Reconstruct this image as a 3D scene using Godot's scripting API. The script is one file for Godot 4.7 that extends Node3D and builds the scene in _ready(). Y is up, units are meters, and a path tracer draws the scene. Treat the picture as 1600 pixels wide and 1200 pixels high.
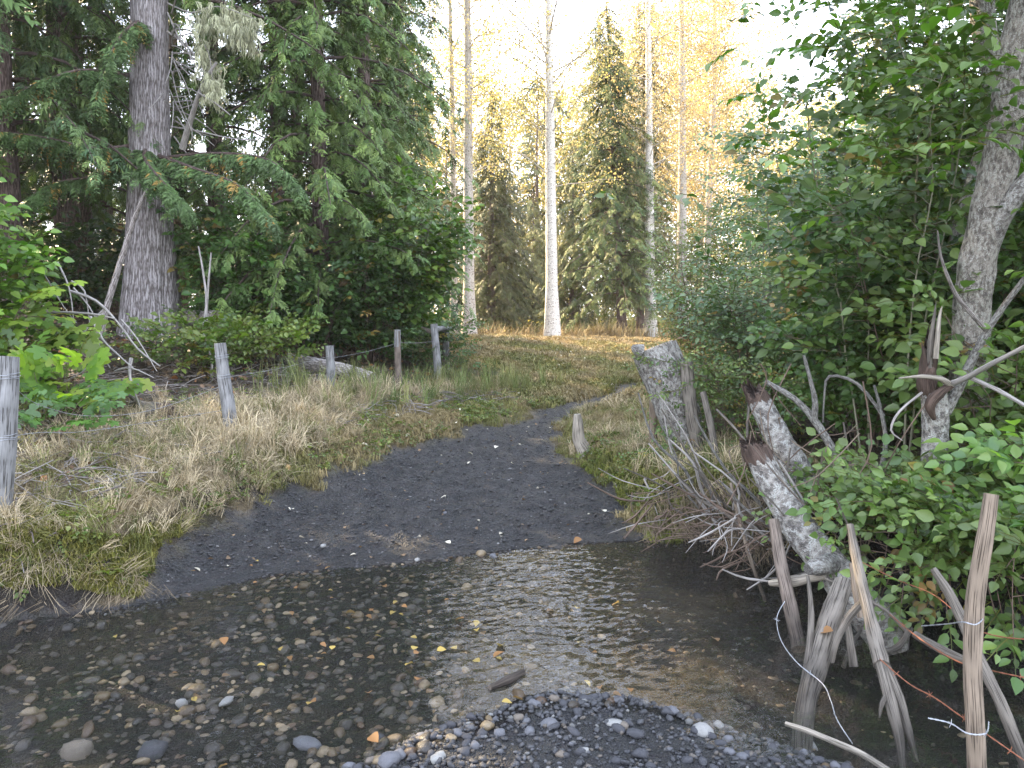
extends Node3D
# A creek ford in autumn shade: water and gravel in front, a muddy track rising to a meadow, conifers and a fence on one side, alder thicket and driftwood on the other.
# y = 0 is the water level; the camera looks along -z. "d" below is distance in front of the camera (-z).

# ---- plan of the ground ----
const FAR_X := [-12.0, -4.0, -2.64, -2.1, -1.5, -0.66, -0.13, 0.45, 1.15, 1.45, 1.75, 2.1, 2.6, 3.5, 12.0]
const FAR_D := [3.3, 3.75, 4.06, 4.33, 4.86, 5.11, 5.35, 5.54, 5.66, 5.6, 5.0, 4.45, 4.0, 3.75, 3.4]
const BAR_X := [-12.0, -3.0, -1.2, -0.4, 0.2, 0.55, 0.86, 1.17, 1.6, 3.0, 12.0]
const BAR_D := [1.4, 1.6, 2.0, 2.75, 3.12, 3.08, 2.9, 2.68, 2.3, 1.9, 1.2]
const DEEP_X := [-6.0, -2.5, -1.0, 0.2, 1.0, 1.6, 3.0]
const DEEP_Y := [0.22, 0.16, 0.11, 0.08, 0.2, 0.4, 0.5]
const RISE_S := [0.0, 0.4, 3.3, 7.7, 20.0, 55.0, 400.0]
const RISE_Y := [0.0, 0.03, 0.21, 0.5, 0.72, 0.92, 2.0]
const PATH_D := [4.0, 4.4, 4.8, 5.9, 6.7, 8.3, 9.5, 11.0, 13.0, 15.0, 40.0]
const PATH_L := [-2.05, -2.05, -1.95, -1.82, -1.6, -1.0, -0.3, 0.55, 1.85, 3.1, 26.0]
const PATH_R := [1.15, 1.1, 1.05, 0.98, 0.9, 0.55, 0.5, 1.0, 2.3, 3.6, 26.5]
const STEP_D := [4.0, 6.0, 7.5, 9.0, 11.0]
const STEP_L := [0.36, 0.3, 0.18, 0.1, 0.02]
const STEP_R := [0.42, 0.38, 0.2, 0.06, 0.0]
const SLOPE_D := [5.0, 7.0, 9.5, 12.0, 18.0, 30.0]
const SLOPE_L := [0.1, 0.14, 0.16, 0.05, 0.03, 0.0]
const SLOPE_F := [0.08, 0.16, 0.2, 0.18, 0.08, 0.0]

var rng := RandomNumberGenerator.new()
var fn := FastNoiseLite.new()
var pits := FastNoiseLite.new()
var M := {}
var taken := {}
var eye := Vector3(0, 1.6, 0)


func lut(xs: Array, ys: Array, x: float) -> float:
	if x <= xs[0]:
		return ys[0]
	for i in range(1, xs.size()):
		if x <= xs[i]:
			return lerpf(ys[i - 1], ys[i], (x - xs[i - 1]) / (xs[i] - xs[i - 1]))
	return ys[-1]


func base_height(x: float, d: float) -> float:
	var q := d - lut(FAR_X, FAR_D, x)
	if q <= 0.0:
		var t := lut(BAR_X, BAR_D, x) - d
		if t > 0.0:
			return minf(0.06, 0.085 * t)
		return -lut(DEEP_X, DEEP_Y, x) * smoothstep(0.0, 0.6, -t) * smoothstep(0.0, 0.4, -q)
	var h := lut(RISE_S, RISE_Y, q)
	var e := lut(PATH_D, PATH_L, d) - x
	var e2 := x - lut(PATH_D, PATH_R, d)
	if e > 0.0:
		h += (lut(STEP_D, STEP_L, d) * smoothstep(0.0, 0.55, e) + lut(SLOPE_D, SLOPE_L, d) * minf(e, 2.0) + lut(SLOPE_D, SLOPE_F, d) * clampf(e - 2.0, 0.0, 7.0)) * smoothstep(0.0, 0.28, q)
	if e2 > 0.0:
		h += (lut(STEP_D, STEP_R, d) * smoothstep(0.0, 0.3, e2) + 0.05 * minf(e2, 3.0)) * smoothstep(0.0, 0.3, q)
	return h


func mud_amount(x: float, d: float) -> float:      # 1 on the trodden mud, 0 on grass
	var q := d - lut(FAR_X, FAR_D, x)
	if d > 16.0:
		return 0.0
	var j := 0.22 * fn.get_noise_2d(x * 90.0, d * 90.0) + 0.12 * fn.get_noise_2d(x * 300.0, d * 300.0)
	var k := smoothstep(7.0, 10.0, d)
	var soft := lerpf(0.12, 0.22, k)
	var a := smoothstep(-soft, soft, x - lut(PATH_D, PATH_L, d) + lut([4.0, 6.0, 8.0, 10.0], [0.2, 0.16, 0.12, 0.0], d) + j)
	var b := smoothstep(-soft, soft, lut(PATH_D, PATH_R, d) - x + j)
	var m := a * b * (1.0 - smoothstep(13.0, 15.5, d + 2.0 * j))
	if q < 0.1:
		m = maxf(m, 1.0 - smoothstep(0.0, 0.1, q))
	return m


func ground(x: float, z: float) -> float:
	var d := -z
	var h := base_height(x, d)
	var far := smoothstep(8.0, 20.0, d)
	var n := fn.get_noise_2d(x * 60.0, d * 60.0) * 0.035 + fn.get_noise_2d(x * 190.0 + 70.0, d * 190.0) * 0.016 * (1.0 - far)
	n += fn.get_noise_2d(x * 700.0, d * 700.0 + 30.0) * 0.01 * (1.0 - far)
	var q := d - lut(FAR_X, FAR_D, x)
	n *= lerpf(0.35, 1.0, smoothstep(0.0, 0.6, absf(q)))
	if q > 0.0 and d < 12.0:
		var m := mud_amount(x, d)
		if m > 0.1:      # hoof and boot marks
			var tread := pits.get_noise_2d(x * 100.0, d * 82.0)
			n += m * smoothstep(0.0, 0.35, q) * (0.045 * clampf(1.0 + tread, 0.0, 0.7) - 0.02 + 0.03 * fn.get_noise_2d(x * 700.0, d * 620.0) + 0.02 * clampf(1.0 + pits.get_noise_2d(x * 260.0 + 40.0, d * 230.0), 0.0, 0.8))
	return h + n


# ---- naming ----
func numbered(called: String) -> String:
	if not taken.has(called):
		taken[called] = 0
		return called
	taken[called] += 1
	return "%s_%03d" % [called, taken[called]]


func tag(o: Node3D, label: String, category: String, group := "", kind := "") -> Node3D:
	if label: o.set_meta("label", label)
	if category: o.set_meta("category", category)
	if group: o.set_meta("group", group)
	if kind: o.set_meta("kind", kind)
	return o


func thing(called: String, label: String, category: String, at := Vector3.ZERO, group := "") -> Node3D:
	var o := Node3D.new()
	o.name = numbered(called)
	o.position = at
	add_child(o)
	tag(o, label, category, group)
	return o


func part(parent: Node3D, called: String, mesh: Mesh, mat: Material, kind := "", label := "") -> MeshInstance3D:
	var o := MeshInstance3D.new()
	o.mesh = mesh
	o.material_override = mat
	o.name = called if parent != self else numbered(called)
	if kind: o.set_meta("kind", kind)
	if label: o.set_meta("label", label)
	if parent != self:
		var names := 0
		for c in parent.get_children():
			if str(c.name) == called or str(c.name).begins_with(called + "_0") or str(c.name).begins_with(called + "_1") or str(c.name).begins_with(called + "_2"):
				names += 1
		if names: o.name = "%s_%03d" % [called, names]
	parent.add_child(o, true)
	return o


class Swarm:
	var at: Array[Transform3D] = []
	var tint: PackedColorArray = []
	func add(t: Transform3D, c: Color) -> void:
		at.append(t)
		tint.append(c)


func swarm(parent: Node3D, called: String, s: Swarm, mesh: Mesh, mat: Material) -> MultiMeshInstance3D:
	var mm := MultiMesh.new()
	mm.transform_format = MultiMesh.TRANSFORM_3D
	mm.use_colors = true
	mm.mesh = mesh
	mm.instance_count = s.at.size()
	for i in s.at.size():
		mm.set_instance_transform(i, s.at[i])
		mm.set_instance_color(i, s.tint[i])
	var o := MultiMeshInstance3D.new()
	o.multimesh = mm
	o.material_override = mat
	o.name = numbered(called) if parent == self else called
	o.set_meta("kind", "stuff")
	parent.add_child(o, true)
	return o


# ---- shapes ----
class Shape:
	var v := PackedVector3Array()
	var n := PackedVector3Array()
	var uv := PackedVector2Array()
	var c := PackedColorArray()
	var ix := PackedInt32Array()
	var off := Vector3.ZERO
	func vert(p: Vector3, nn: Vector3, u: Vector2, col: Color) -> int:
		v.append(p - off)
		n.append(nn)
		uv.append(u)
		c.append(col)
		return v.size() - 1
	func tri(a: int, b: int, d: int) -> void:
		var g := (v[b] - v[a]).cross(v[d] - v[a])
		if g.dot(n[a] + n[b] + n[d]) > 0.0:
			ix.append_array([a, d, b])
		else:
			ix.append_array([a, b, d])
	func quad(a: int, b: int, d: int, e: int) -> void:
		tri(a, b, d)
		tri(a, d, e)
	func mesh() -> ArrayMesh:
		var arr := []
		arr.resize(Mesh.ARRAY_MAX)
		arr[Mesh.ARRAY_VERTEX] = v
		arr[Mesh.ARRAY_NORMAL] = n
		arr[Mesh.ARRAY_TEX_UV] = uv
		arr[Mesh.ARRAY_COLOR] = c
		arr[Mesh.ARRAY_INDEX] = ix
		var m := ArrayMesh.new()
		m.add_surface_from_arrays(Mesh.PRIMITIVE_TRIANGLES, arr)
		return m
	# a ribbon along points, flat on "up"; widths are half-widths
	func ribbon(p: Array, w: Array, up: Vector3, c0: Color, c1: Color) -> void:
		var last := []
		for i in p.size():
			var t: Vector3 = (p[mini(i + 1, p.size() - 1)] - p[maxi(i - 1, 0)])
			t = t.normalized()
			var side := t.cross(up)
			if side.length() < 0.01: side = t.cross(Vector3.RIGHT)
			side = side.normalized()
			var nn := side.cross(t).normalized()
			var f := float(i) / (p.size() - 1)
			var col := c0.lerp(c1, f)
			var now := []
			if w[i] < 0.0001:
				now = [vert(p[i], nn, Vector2(0.5, f), col)]
			else:
				now = [vert(p[i] - side * w[i], nn, Vector2(0, f), col), vert(p[i] + side * w[i], nn, Vector2(1, f), col)]
			if last.size() == 2 and now.size() == 2: quad(last[0], last[1], now[1], now[0])
			elif last.size() == 2: tri(last[0], last[1], now[0])
			elif last.size() == 1 and now.size() == 2: tri(last[0], now[1], now[0])
			last = now


func spline(p: Array, steps: int) -> Array:
	var out := []
	for i in p.size() - 1:
		var a: Vector3 = p[maxi(i - 1, 0)]
		var b: Vector3 = p[i]
		var c: Vector3 = p[i + 1]
		var d: Vector3 = p[mini(i + 2, p.size() - 1)]
		for k in steps:
			out.append(b.cubic_interpolate(c, a, d, float(k) / steps))
	out.append(p[-1])
	return out


func spread(r: Array, steps: int) -> Array:
	var out := []
	for i in r.size() - 1:
		for k in steps:
			out.append(lerpf(r[i], r[i + 1], float(k) / steps))
	out.append(r[-1])
	return out


# A tapered tube. o: sides, lump (relative), freq, size (texture metres), cap, col0, col1, flare
func tube(s: Shape, p: Array, r: Array, o := {}) -> void:
	var sides: int = o.get("sides", 8)
	var lump: float = o.get("lump", 0.0)
	var freq: float = o.get("freq", 400.0)
	var size: float = o.get("size", 0.5)
	var c0: Color = o.get("col0", Color.WHITE)
	var c1: Color = o.get("col1", c0)
	var ridges: float = o.get("ridges", 0.0)
	var around := maxf(1.0, roundf(TAU * float(r[0]) / size))
	var t0: Vector3 = (p[1] - p[0]).normalized()
	var x := t0.cross(Vector3.UP if absf(t0.y) < 0.9 else Vector3.BACK).normalized()
	var along := 0.0
	var rings := []
	for i in p.size():
		var t: Vector3 = (p[mini(i + 1, p.size() - 1)] - p[maxi(i - 1, 0)]).normalized()
		x = (x - t * t.dot(x)).normalized()
		var y := t.cross(x)
		if i: along += (p[i] - p[i - 1]).length()
		var ring := []
		var col := c0.lerp(c1, float(i) / (p.size() - 1))
		if o.has("wet"): col = col * lerpf(0.38, 1.0, smoothstep(0.0, 0.16, p[i].y))
		for k in sides + 1:
			var a := TAU * (k % sides) / sides
			var dir: Vector3 = x * cos(a) + y * sin(a)
			var q: Vector3 = p[i] + dir * r[i]
			var rr: float = r[i]
			if lump > 0.0: rr *= 1.0 + lump * fn.get_noise_3dv(q * freq)
			if ridges > 0.0: rr *= 1.0 + ridges * fn.get_noise_3d(cos(a) * 220.0, sin(a) * 220.0, along * 55.0)
			ring.append(s.vert(p[i] + dir * rr, dir, Vector2(around * k / sides, along / size), col))
		if i:
			var last: Array = rings[-1]
			for k in sides: s.quad(last[k], last[k + 1], ring[k + 1], ring[k])
		rings.append(ring)
	if lump > 0.02 or ridges > 0.0: # normals follow the lumps
		for i in p.size():
			for k in sides + 1:
				var a: Vector3 = s.v[rings[mini(i + 1, p.size() - 1)][k]] - s.v[rings[maxi(i - 1, 0)][k]]
				var b: Vector3 = s.v[rings[i][(k + 1) % sides]] - s.v[rings[i][(k + sides - 1) % sides]]
				var g := a.cross(b).normalized()
				s.n[rings[i][k]] = g if g.dot(s.n[rings[i][k]]) > 0.0 else -g
	for end in o.get("cap", [1]):
		var e: int = 0 if end == 0 else p.size() - 1
		var nn: Vector3 = (p[0] - p[1]).normalized() if end == 0 else (p[-1] - p[-2]).normalized()
		var mid := s.vert(p[e], nn, Vector2(0.5, 0.5), c1)
		var rim := []
		for k in sides + 1:
			var w: Vector3 = s.v[rings[e][k]] + s.off
			var a := TAU * k / sides
			rim.append(s.vert(w, nn, Vector2(0.5 + 0.5 * cos(a), 0.5 + 0.5 * sin(a)), c1))
		for k in sides: s.tri(mid, rim[k], rim[k + 1])


# A torn end: ragged fibres in one skin growing out of a tube's end, with a hollow in the middle and tongues running down over the bark.
func torn(s: Shape, base: Vector3, dir: Vector3, r: float, length: float, sides := 44) -> void:
	var x := dir.cross(Vector3.UP if absf(dir.y) < 0.9 else Vector3.BACK).normalized()
	var y := dir.cross(x)
	var seed_ := rng.randf() * 900.0
	var rows := [[], [], [], [], []]
	for k in sides:
		var a := TAU * k / sides
		var out: Vector3 = x * cos(a) + y * sin(a)
		var up: float = length * clampf(0.55 + 0.35 * cos(a - 1.0) + 0.5 * fn.get_noise_2d(cos(a) * 160.0 + seed_, sin(a) * 160.0) + rng.randf_range(-0.2, 0.16), 0.12, 1.0)
		var down: float = length * clampf(0.3 + 0.5 * fn.get_noise_2d(cos(a) * 220.0, sin(a) * 220.0 + seed_) + rng.randf_range(-0.15, 0.15), 0.05, 0.7)
		var u := a / TAU * 3.0
		var g := rng.randf_range(0.6, 1.5)
		rows[0].append(s.vert(base + out * r * 1.0 - dir * down, out, Vector2(u, -down / 0.3), Color(g, g, g)))
		rows[1].append(s.vert(base + out * r * rng.randf_range(1.03, 1.12) + dir * length * 0.05, out, Vector2(u, 0), Color(g, g, g)))
		rows[2].append(s.vert(base + out * r * rng.randf_range(0.88, 1.06) + dir * up * 0.6, out, Vector2(u, up * 0.6 / 0.3), Color(g, g, g)))
		rows[3].append(s.vert(base + out * r * rng.randf_range(0.66, 0.9) + dir * up, (out + dir).normalized(), Vector2(u, up / 0.3), Color(g * 1.5, g * 1.4, g * 1.3)))
		rows[4].append(s.vert(base + out * r * 0.4 + dir * up * rng.randf_range(0.25, 0.85), (dir - out * 0.3).normalized(), Vector2(u, 0.1), Color(g, g, g) * 0.9))
	var hub := s.vert(base + dir * length * 0.3, dir, Vector2(0.3, 0.3), Color(0.8, 0.8, 0.8))
	for k in sides:
		var j := (k + 1) % sides
		for n in 4: s.quad(rows[n][k], rows[n][j], rows[n + 1][j], rows[n + 1][k])
		s.tri(rows[4][k], rows[4][j], hub)


func leaf_shape(s: Shape, at: Vector3, along: Vector3, up: Vector3, length: float, width: float, col: Color, lobes := 0, fold := 0.22) -> void:
	var x := along.normalized()
	var side := x.cross(up).normalized()
	var nn := side.cross(x).normalized()
	if lobes == 0:
		var L := []
		var mid := []
		var R := []
		var prof := [0.0, 0.7, 1.0, 0.66, 0.0]
		var st := [0.0, 0.18, 0.42, 0.72, 1.0]
		for i in 5:
			var droop: float = -0.16 * length * st[i] * st[i]
			var c: Vector3 = at + x * length * st[i] + nn * droop
			mid.append(s.vert(c, nn, Vector2(0.5, st[i]), col))
			if i > 0 and i < 4:
				var w: float = prof[i] * width * 0.5
				L.append(s.vert(c - side * w + nn * w * fold * 2.0, (nn + side * fold * 2.0).normalized(), Vector2(0, st[i]), col))
				R.append(s.vert(c + side * w + nn * w * fold * 2.0, (nn - side * fold * 2.0).normalized(), Vector2(1, st[i]), col))
		s.tri(mid[0], L[0], mid[1])
		s.tri(mid[0], mid[1], R[0])
		for i in 2:
			s.quad(L[i], L[i + 1], mid[i + 2], mid[i + 1])
			s.quad(R[i], R[i + 1], mid[i + 2], mid[i + 1])
		s.tri(L[2], mid[4], mid[3])
		s.tri(R[2], mid[4], mid[3])
	else:
		var hub := s.vert(at + x * length * 0.25, nn, Vector2(0.5, 0.3), col)
		var rim := []
		var count := lobes * 4
		for k in count + 1:
			var f := float(k) / count
			var a := lerpf(-2.6, 2.6, f)
			var w := 0.62 + 0.38 * cos(a * 0.55)
			var rad := length * 0.72 * w * (0.80 + 0.20 * cos((f * lobes - 0.5) * TAU)) * (1.0 + 0.07 * (k % 2))
			rim.append(s.vert(at + x * (length * 0.25 + rad * cos(a)) + side * rad * sin(a) * 1.05 + nn * (-0.22 * rad * rad / length + 0.03 * length * cos(f * lobes * TAU)), nn, Vector2(f, 1), col))
		for k in count: s.tri(hub, rim[k], rim[k + 1])


# flat spray of cedar or hemlock: one axis along +X, side twigs, each with small side twigs
func frond_mesh(length: float, pairs: int, wide: float, droop: float, seed_: int, fine := true) -> ArrayMesh:
	rng.seed = seed_
	var s := Shape.new()
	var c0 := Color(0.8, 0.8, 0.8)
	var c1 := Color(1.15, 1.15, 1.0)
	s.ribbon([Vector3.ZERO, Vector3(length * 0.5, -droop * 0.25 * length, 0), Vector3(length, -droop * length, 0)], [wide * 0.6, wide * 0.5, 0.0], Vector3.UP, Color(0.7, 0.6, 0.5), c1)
	for k in pairs:
		for side in [-1.0, 1.0]:
			var f := (k + 0.4 + rng.randf_range(-0.3, 0.3)) / pairs
			var root := Vector3(length * f, -droop * length * f * f, 0)
			var l := length * 0.46 * (1.0 - 0.72 * f) * rng.randf_range(0.7, 1.15)
			var a := deg_to_rad(rng.randf_range(38, 62))
			var dir := Vector3(cos(a), rng.randf_range(-0.25, 0.1), sin(a) * side)
			var mid := root + dir * l * 0.5
			var tip := root + dir * l + Vector3(l * 0.1, -l * rng.randf_range(0.1, 0.4), 0)
			var up := Vector3(rng.randf_range(-0.4, 0.4), 1, rng.randf_range(-0.4, 0.4))
			s.ribbon([root, mid, tip], [wide * 0.7, wide, 0.0], up, c0, c1)
			if fine and l > 0.08:
				for j in 4:
					var g := 0.25 + 0.2 * j
					var rt := root.lerp(tip, g)
					var sd := -1.0 if j % 2 else 1.0
					var dd := dir.rotated(Vector3.UP, sd * 0.75) * l * 0.38 * (1.1 - 0.6 * g)
					s.ribbon([rt, rt + dd + Vector3(0, -0.1 * l, 0)], [wide * 0.75, 0.0], up, c0, c1)
	return s.mesh()


# alternate leaves on a thin twig along +X
func sprig_mesh(length: float, leaves: int, size: float, width: float, seed_: int, lobes := 0, stalk := 0.0022) -> ArrayMesh:
	rng.seed = seed_
	var s := Shape.new()
	var pts := [Vector3.ZERO, Vector3(length * 0.5, 0.02, 0), Vector3(length, -0.02, 0)]
	s.ribbon(pts, [stalk * 1.4, stalk, stalk * 0.6], Vector3.UP, Color(0.9, 0.55, 0.35), Color(0.8, 0.6, 0.35))
	s.ribbon(pts, [stalk * 1.4, stalk, stalk * 0.6], Vector3.BACK, Color(0.9, 0.55, 0.35), Color(0.8, 0.6, 0.35))
	for k in leaves:
		var f := (k + 0.5) / leaves
		var side := -1.0 if k % 2 else 1.0
		var a := deg_to_rad(rng.randf_range(30, 80)) * side if k < leaves - 1 else 0.0
		var dir := Vector3(cos(a), rng.randf_range(-0.55, 0.25), sin(a))
		var up := Vector3(rng.randf_range(-0.5, 0.5), 1, rng.randf_range(-0.5, 0.5)).normalized()
		var root := Vector3(length * f, 0, 0) + dir * size * 0.2
		var l := size * rng.randf_range(0.5, 1.2)
		var g := rng.randf_range(0.75, 1.2)
		leaf_shape(s, root, dir, up, l, l * width, Color(g, g, g * 0.9), lobes)
		s.ribbon([Vector3(length * f, 0, 0), root], [stalk * 0.6, stalk * 0.5], Vector3.UP, Color(0.9, 0.7, 0.4), Color(0.9, 0.8, 0.4))
	return s.mesh()


func cluster_mesh(count: int, radius: float, size: float, seed_: int) -> ArrayMesh:
	rng.seed = seed_
	var s := Shape.new()
	for k in count:
		var at := Vector3(rng.randfn(), rng.randfn() * 0.8, rng.randfn()) * radius * 0.5
		var dir := Vector3(rng.randf_range(-1, 1), rng.randf_range(-1.2, 0.3), rng.randf_range(-1, 1)).normalized()
		var side := dir.cross(Vector3(rng.randf_range(-1, 1), rng.randf_range(-1, 1), rng.randf_range(-1, 1))).normalized()
		var l := size * rng.randf_range(0.7, 1.2)
		var nn := dir.cross(side)
		var g := rng.randf_range(0.7, 1.25)
		var col := Color(g, g * rng.randf_range(0.9, 1.1), g)
		var a := s.vert(at, nn, Vector2(0, 0), col)
		var b := s.vert(at + dir * l * 0.5 + side * l * 0.42, nn, Vector2(0, 1), col)
		var c := s.vert(at + dir * l, nn, Vector2(1, 1), col)
		var d := s.vert(at + dir * l * 0.5 - side * l * 0.42 + nn * l * 0.1, nn, Vector2(1, 0), col)
		s.quad(a, b, c, d)
	return s.mesh()


func tuft_mesh(blades: int, height: float, width: float, bend: float, foot: float, seed_: int, c0: Color, c1: Color) -> ArrayMesh:
	rng.seed = seed_
	var s := Shape.new()
	for k in blades:
		var a := rng.randf() * TAU
		var out := Vector3(cos(a), 0, sin(a))
		var b := rng.randf() * TAU
		var root := Vector3(cos(b), 0, sin(b)) * foot * sqrt(rng.randf())
		var h := height * rng.randf_range(0.55, 1.1)
		var be := bend * rng.randf_range(0.4, 1.3)
		var pts := [root + Vector3(0, -0.02, 0), root + out * h * be * 0.22 + Vector3(0, h * 0.5, 0), root + out * h * be * 0.62 + Vector3(0, h * 0.85 * (1.0 - 0.25 * be), 0), root + out * h * be * 1.1 + Vector3(0, h * (1.0 - 0.5 * be), 0)]
		var g := rng.randf_range(0.75, 1.2)
		s.ribbon(pts, [width, width * 0.9, width * 0.6, 0.0], out, c0 * g, c1 * g)
	return s.mesh()


func stone_mesh(seed_: int, level: int, squash: Vector3) -> ArrayMesh:
	rng.seed = seed_
	var offs := Vector3(seed_ * 13.7, seed_ * 5.1, 0)
	var verts: Array[Vector3] = []
	var t := (1.0 + sqrt(5.0)) / 2.0
	for q in [[-1, t, 0], [1, t, 0], [-1, -t, 0], [1, -t, 0], [0, -1, t], [0, 1, t], [0, -1, -t], [0, 1, -t], [t, 0, -1], [t, 0, 1], [-t, 0, -1], [-t, 0, 1]]:
		verts.append(Vector3(q[0], q[1], q[2]).normalized())
	var faces := [[0, 11, 5], [0, 5, 1], [0, 1, 7], [0, 7, 10], [0, 10, 11], [1, 5, 9], [5, 11, 4], [11, 10, 2], [10, 7, 6], [7, 1, 8], [3, 9, 4], [3, 4, 2], [3, 2, 6], [3, 6, 8], [3, 8, 9], [4, 9, 5], [2, 4, 11], [6, 2, 10], [8, 6, 7], [9, 8, 1]]
	for l in level:
		var mids := {}
		var next := []
		for f in faces:
			var m := []
			for e in 3:
				var a: int = f[e]
				var b: int = f[(e + 1) % 3]
				var key := Vector2i(mini(a, b), maxi(a, b))
				if not mids.has(key):
					mids[key] = verts.size()
					verts.append(((verts[a] + verts[b]) * 0.5).normalized())
				m.append(mids[key])
			next.append_array([[f[0], m[0], m[2]], [f[1], m[1], m[0]], [f[2], m[2], m[1]], m])
		faces = next
	var st := SurfaceTool.new()
	st.begin(Mesh.PRIMITIVE_TRIANGLES)
	st.set_smooth_group(0)
	var cuts := []
	for k in 5: cuts.append([Vector3(rng.randfn(), rng.randfn(), rng.randfn()).normalized(), rng.randf_range(0.5, 0.85)])
	for f in faces:
		for k in [0, 2, 1]:
			var q: Vector3 = verts[f[k]]
			var p := q * (1.0 + 0.28 * fn.get_noise_3dv(q * 90.0 + offs))
			for cut in cuts:
				var over: float = p.dot(cut[0]) - cut[1]
				if over > 0.0: p -= cut[0] * over * 0.85
			st.add_vertex(p * squash)
	st.index()
	st.generate_normals()
	return st.commit()


# ---- materials ----
func mat(color: Color, rough := 0.85, o := {}) -> StandardMaterial3D:
	var m := StandardMaterial3D.new()
	m.albedo_color = color.linear_to_srgb()
	m.roughness = rough
	m.metallic_specular = o.get("spec", 0.35)
	m.vertex_color_use_as_albedo = o.get("vc", false)
	if o.has("back"):
		m.backlight_enabled = true
		m.backlight = o.back
	if o.has("tex"): m.albedo_texture = o.tex
	if o.has("bump"):
		m.heightmap_enabled = true
		m.heightmap_texture = o.bump
		m.heightmap_scale = o.get("bump_cm", 0.6)
	if o.has("tri"):
		m.uv1_triplanar = true
		m.uv1_world_triplanar = true
		m.uv1_scale = Vector3.ONE * o.tri
	return m


# noise that wraps in both directions: u round a cylinder, v cross-faded
func wrap_noise(n: FastNoiseLite, u: float, v: float, ru: float, lv: float, z := 0.0) -> float:
	var a := u * TAU
	var p := Vector2(cos(a), sin(a)) * ru
	var one := n.get_noise_3d(p.x + z, p.y, v * lv)
	if v < 0.75:
		return one
	return lerpf(one, n.get_noise_3d(p.x + z, p.y, (v - 1.0) * lv), (v - 0.75) * 4.0)


func picture(size: int, dot: Callable) -> Array:      # dot(u, v) gives [linear colour, height]; returns [albedo, height]
	var a := Image.create(size, size, false, Image.FORMAT_RGB8)
	var h := Image.create(size, size, false, Image.FORMAT_RGB8)
	for y in size:
		for x in size:
			var d: Array = dot.call(float(x) / size, float(y) / size)
			var c: Color = d[0]
			a.set_pixel(x, y, c.linear_to_srgb())
			h.set_pixel(x, y, Color(d[1], d[1], d[1]))
	return [ImageTexture.create_from_image(a), ImageTexture.create_from_image(h)]


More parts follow.
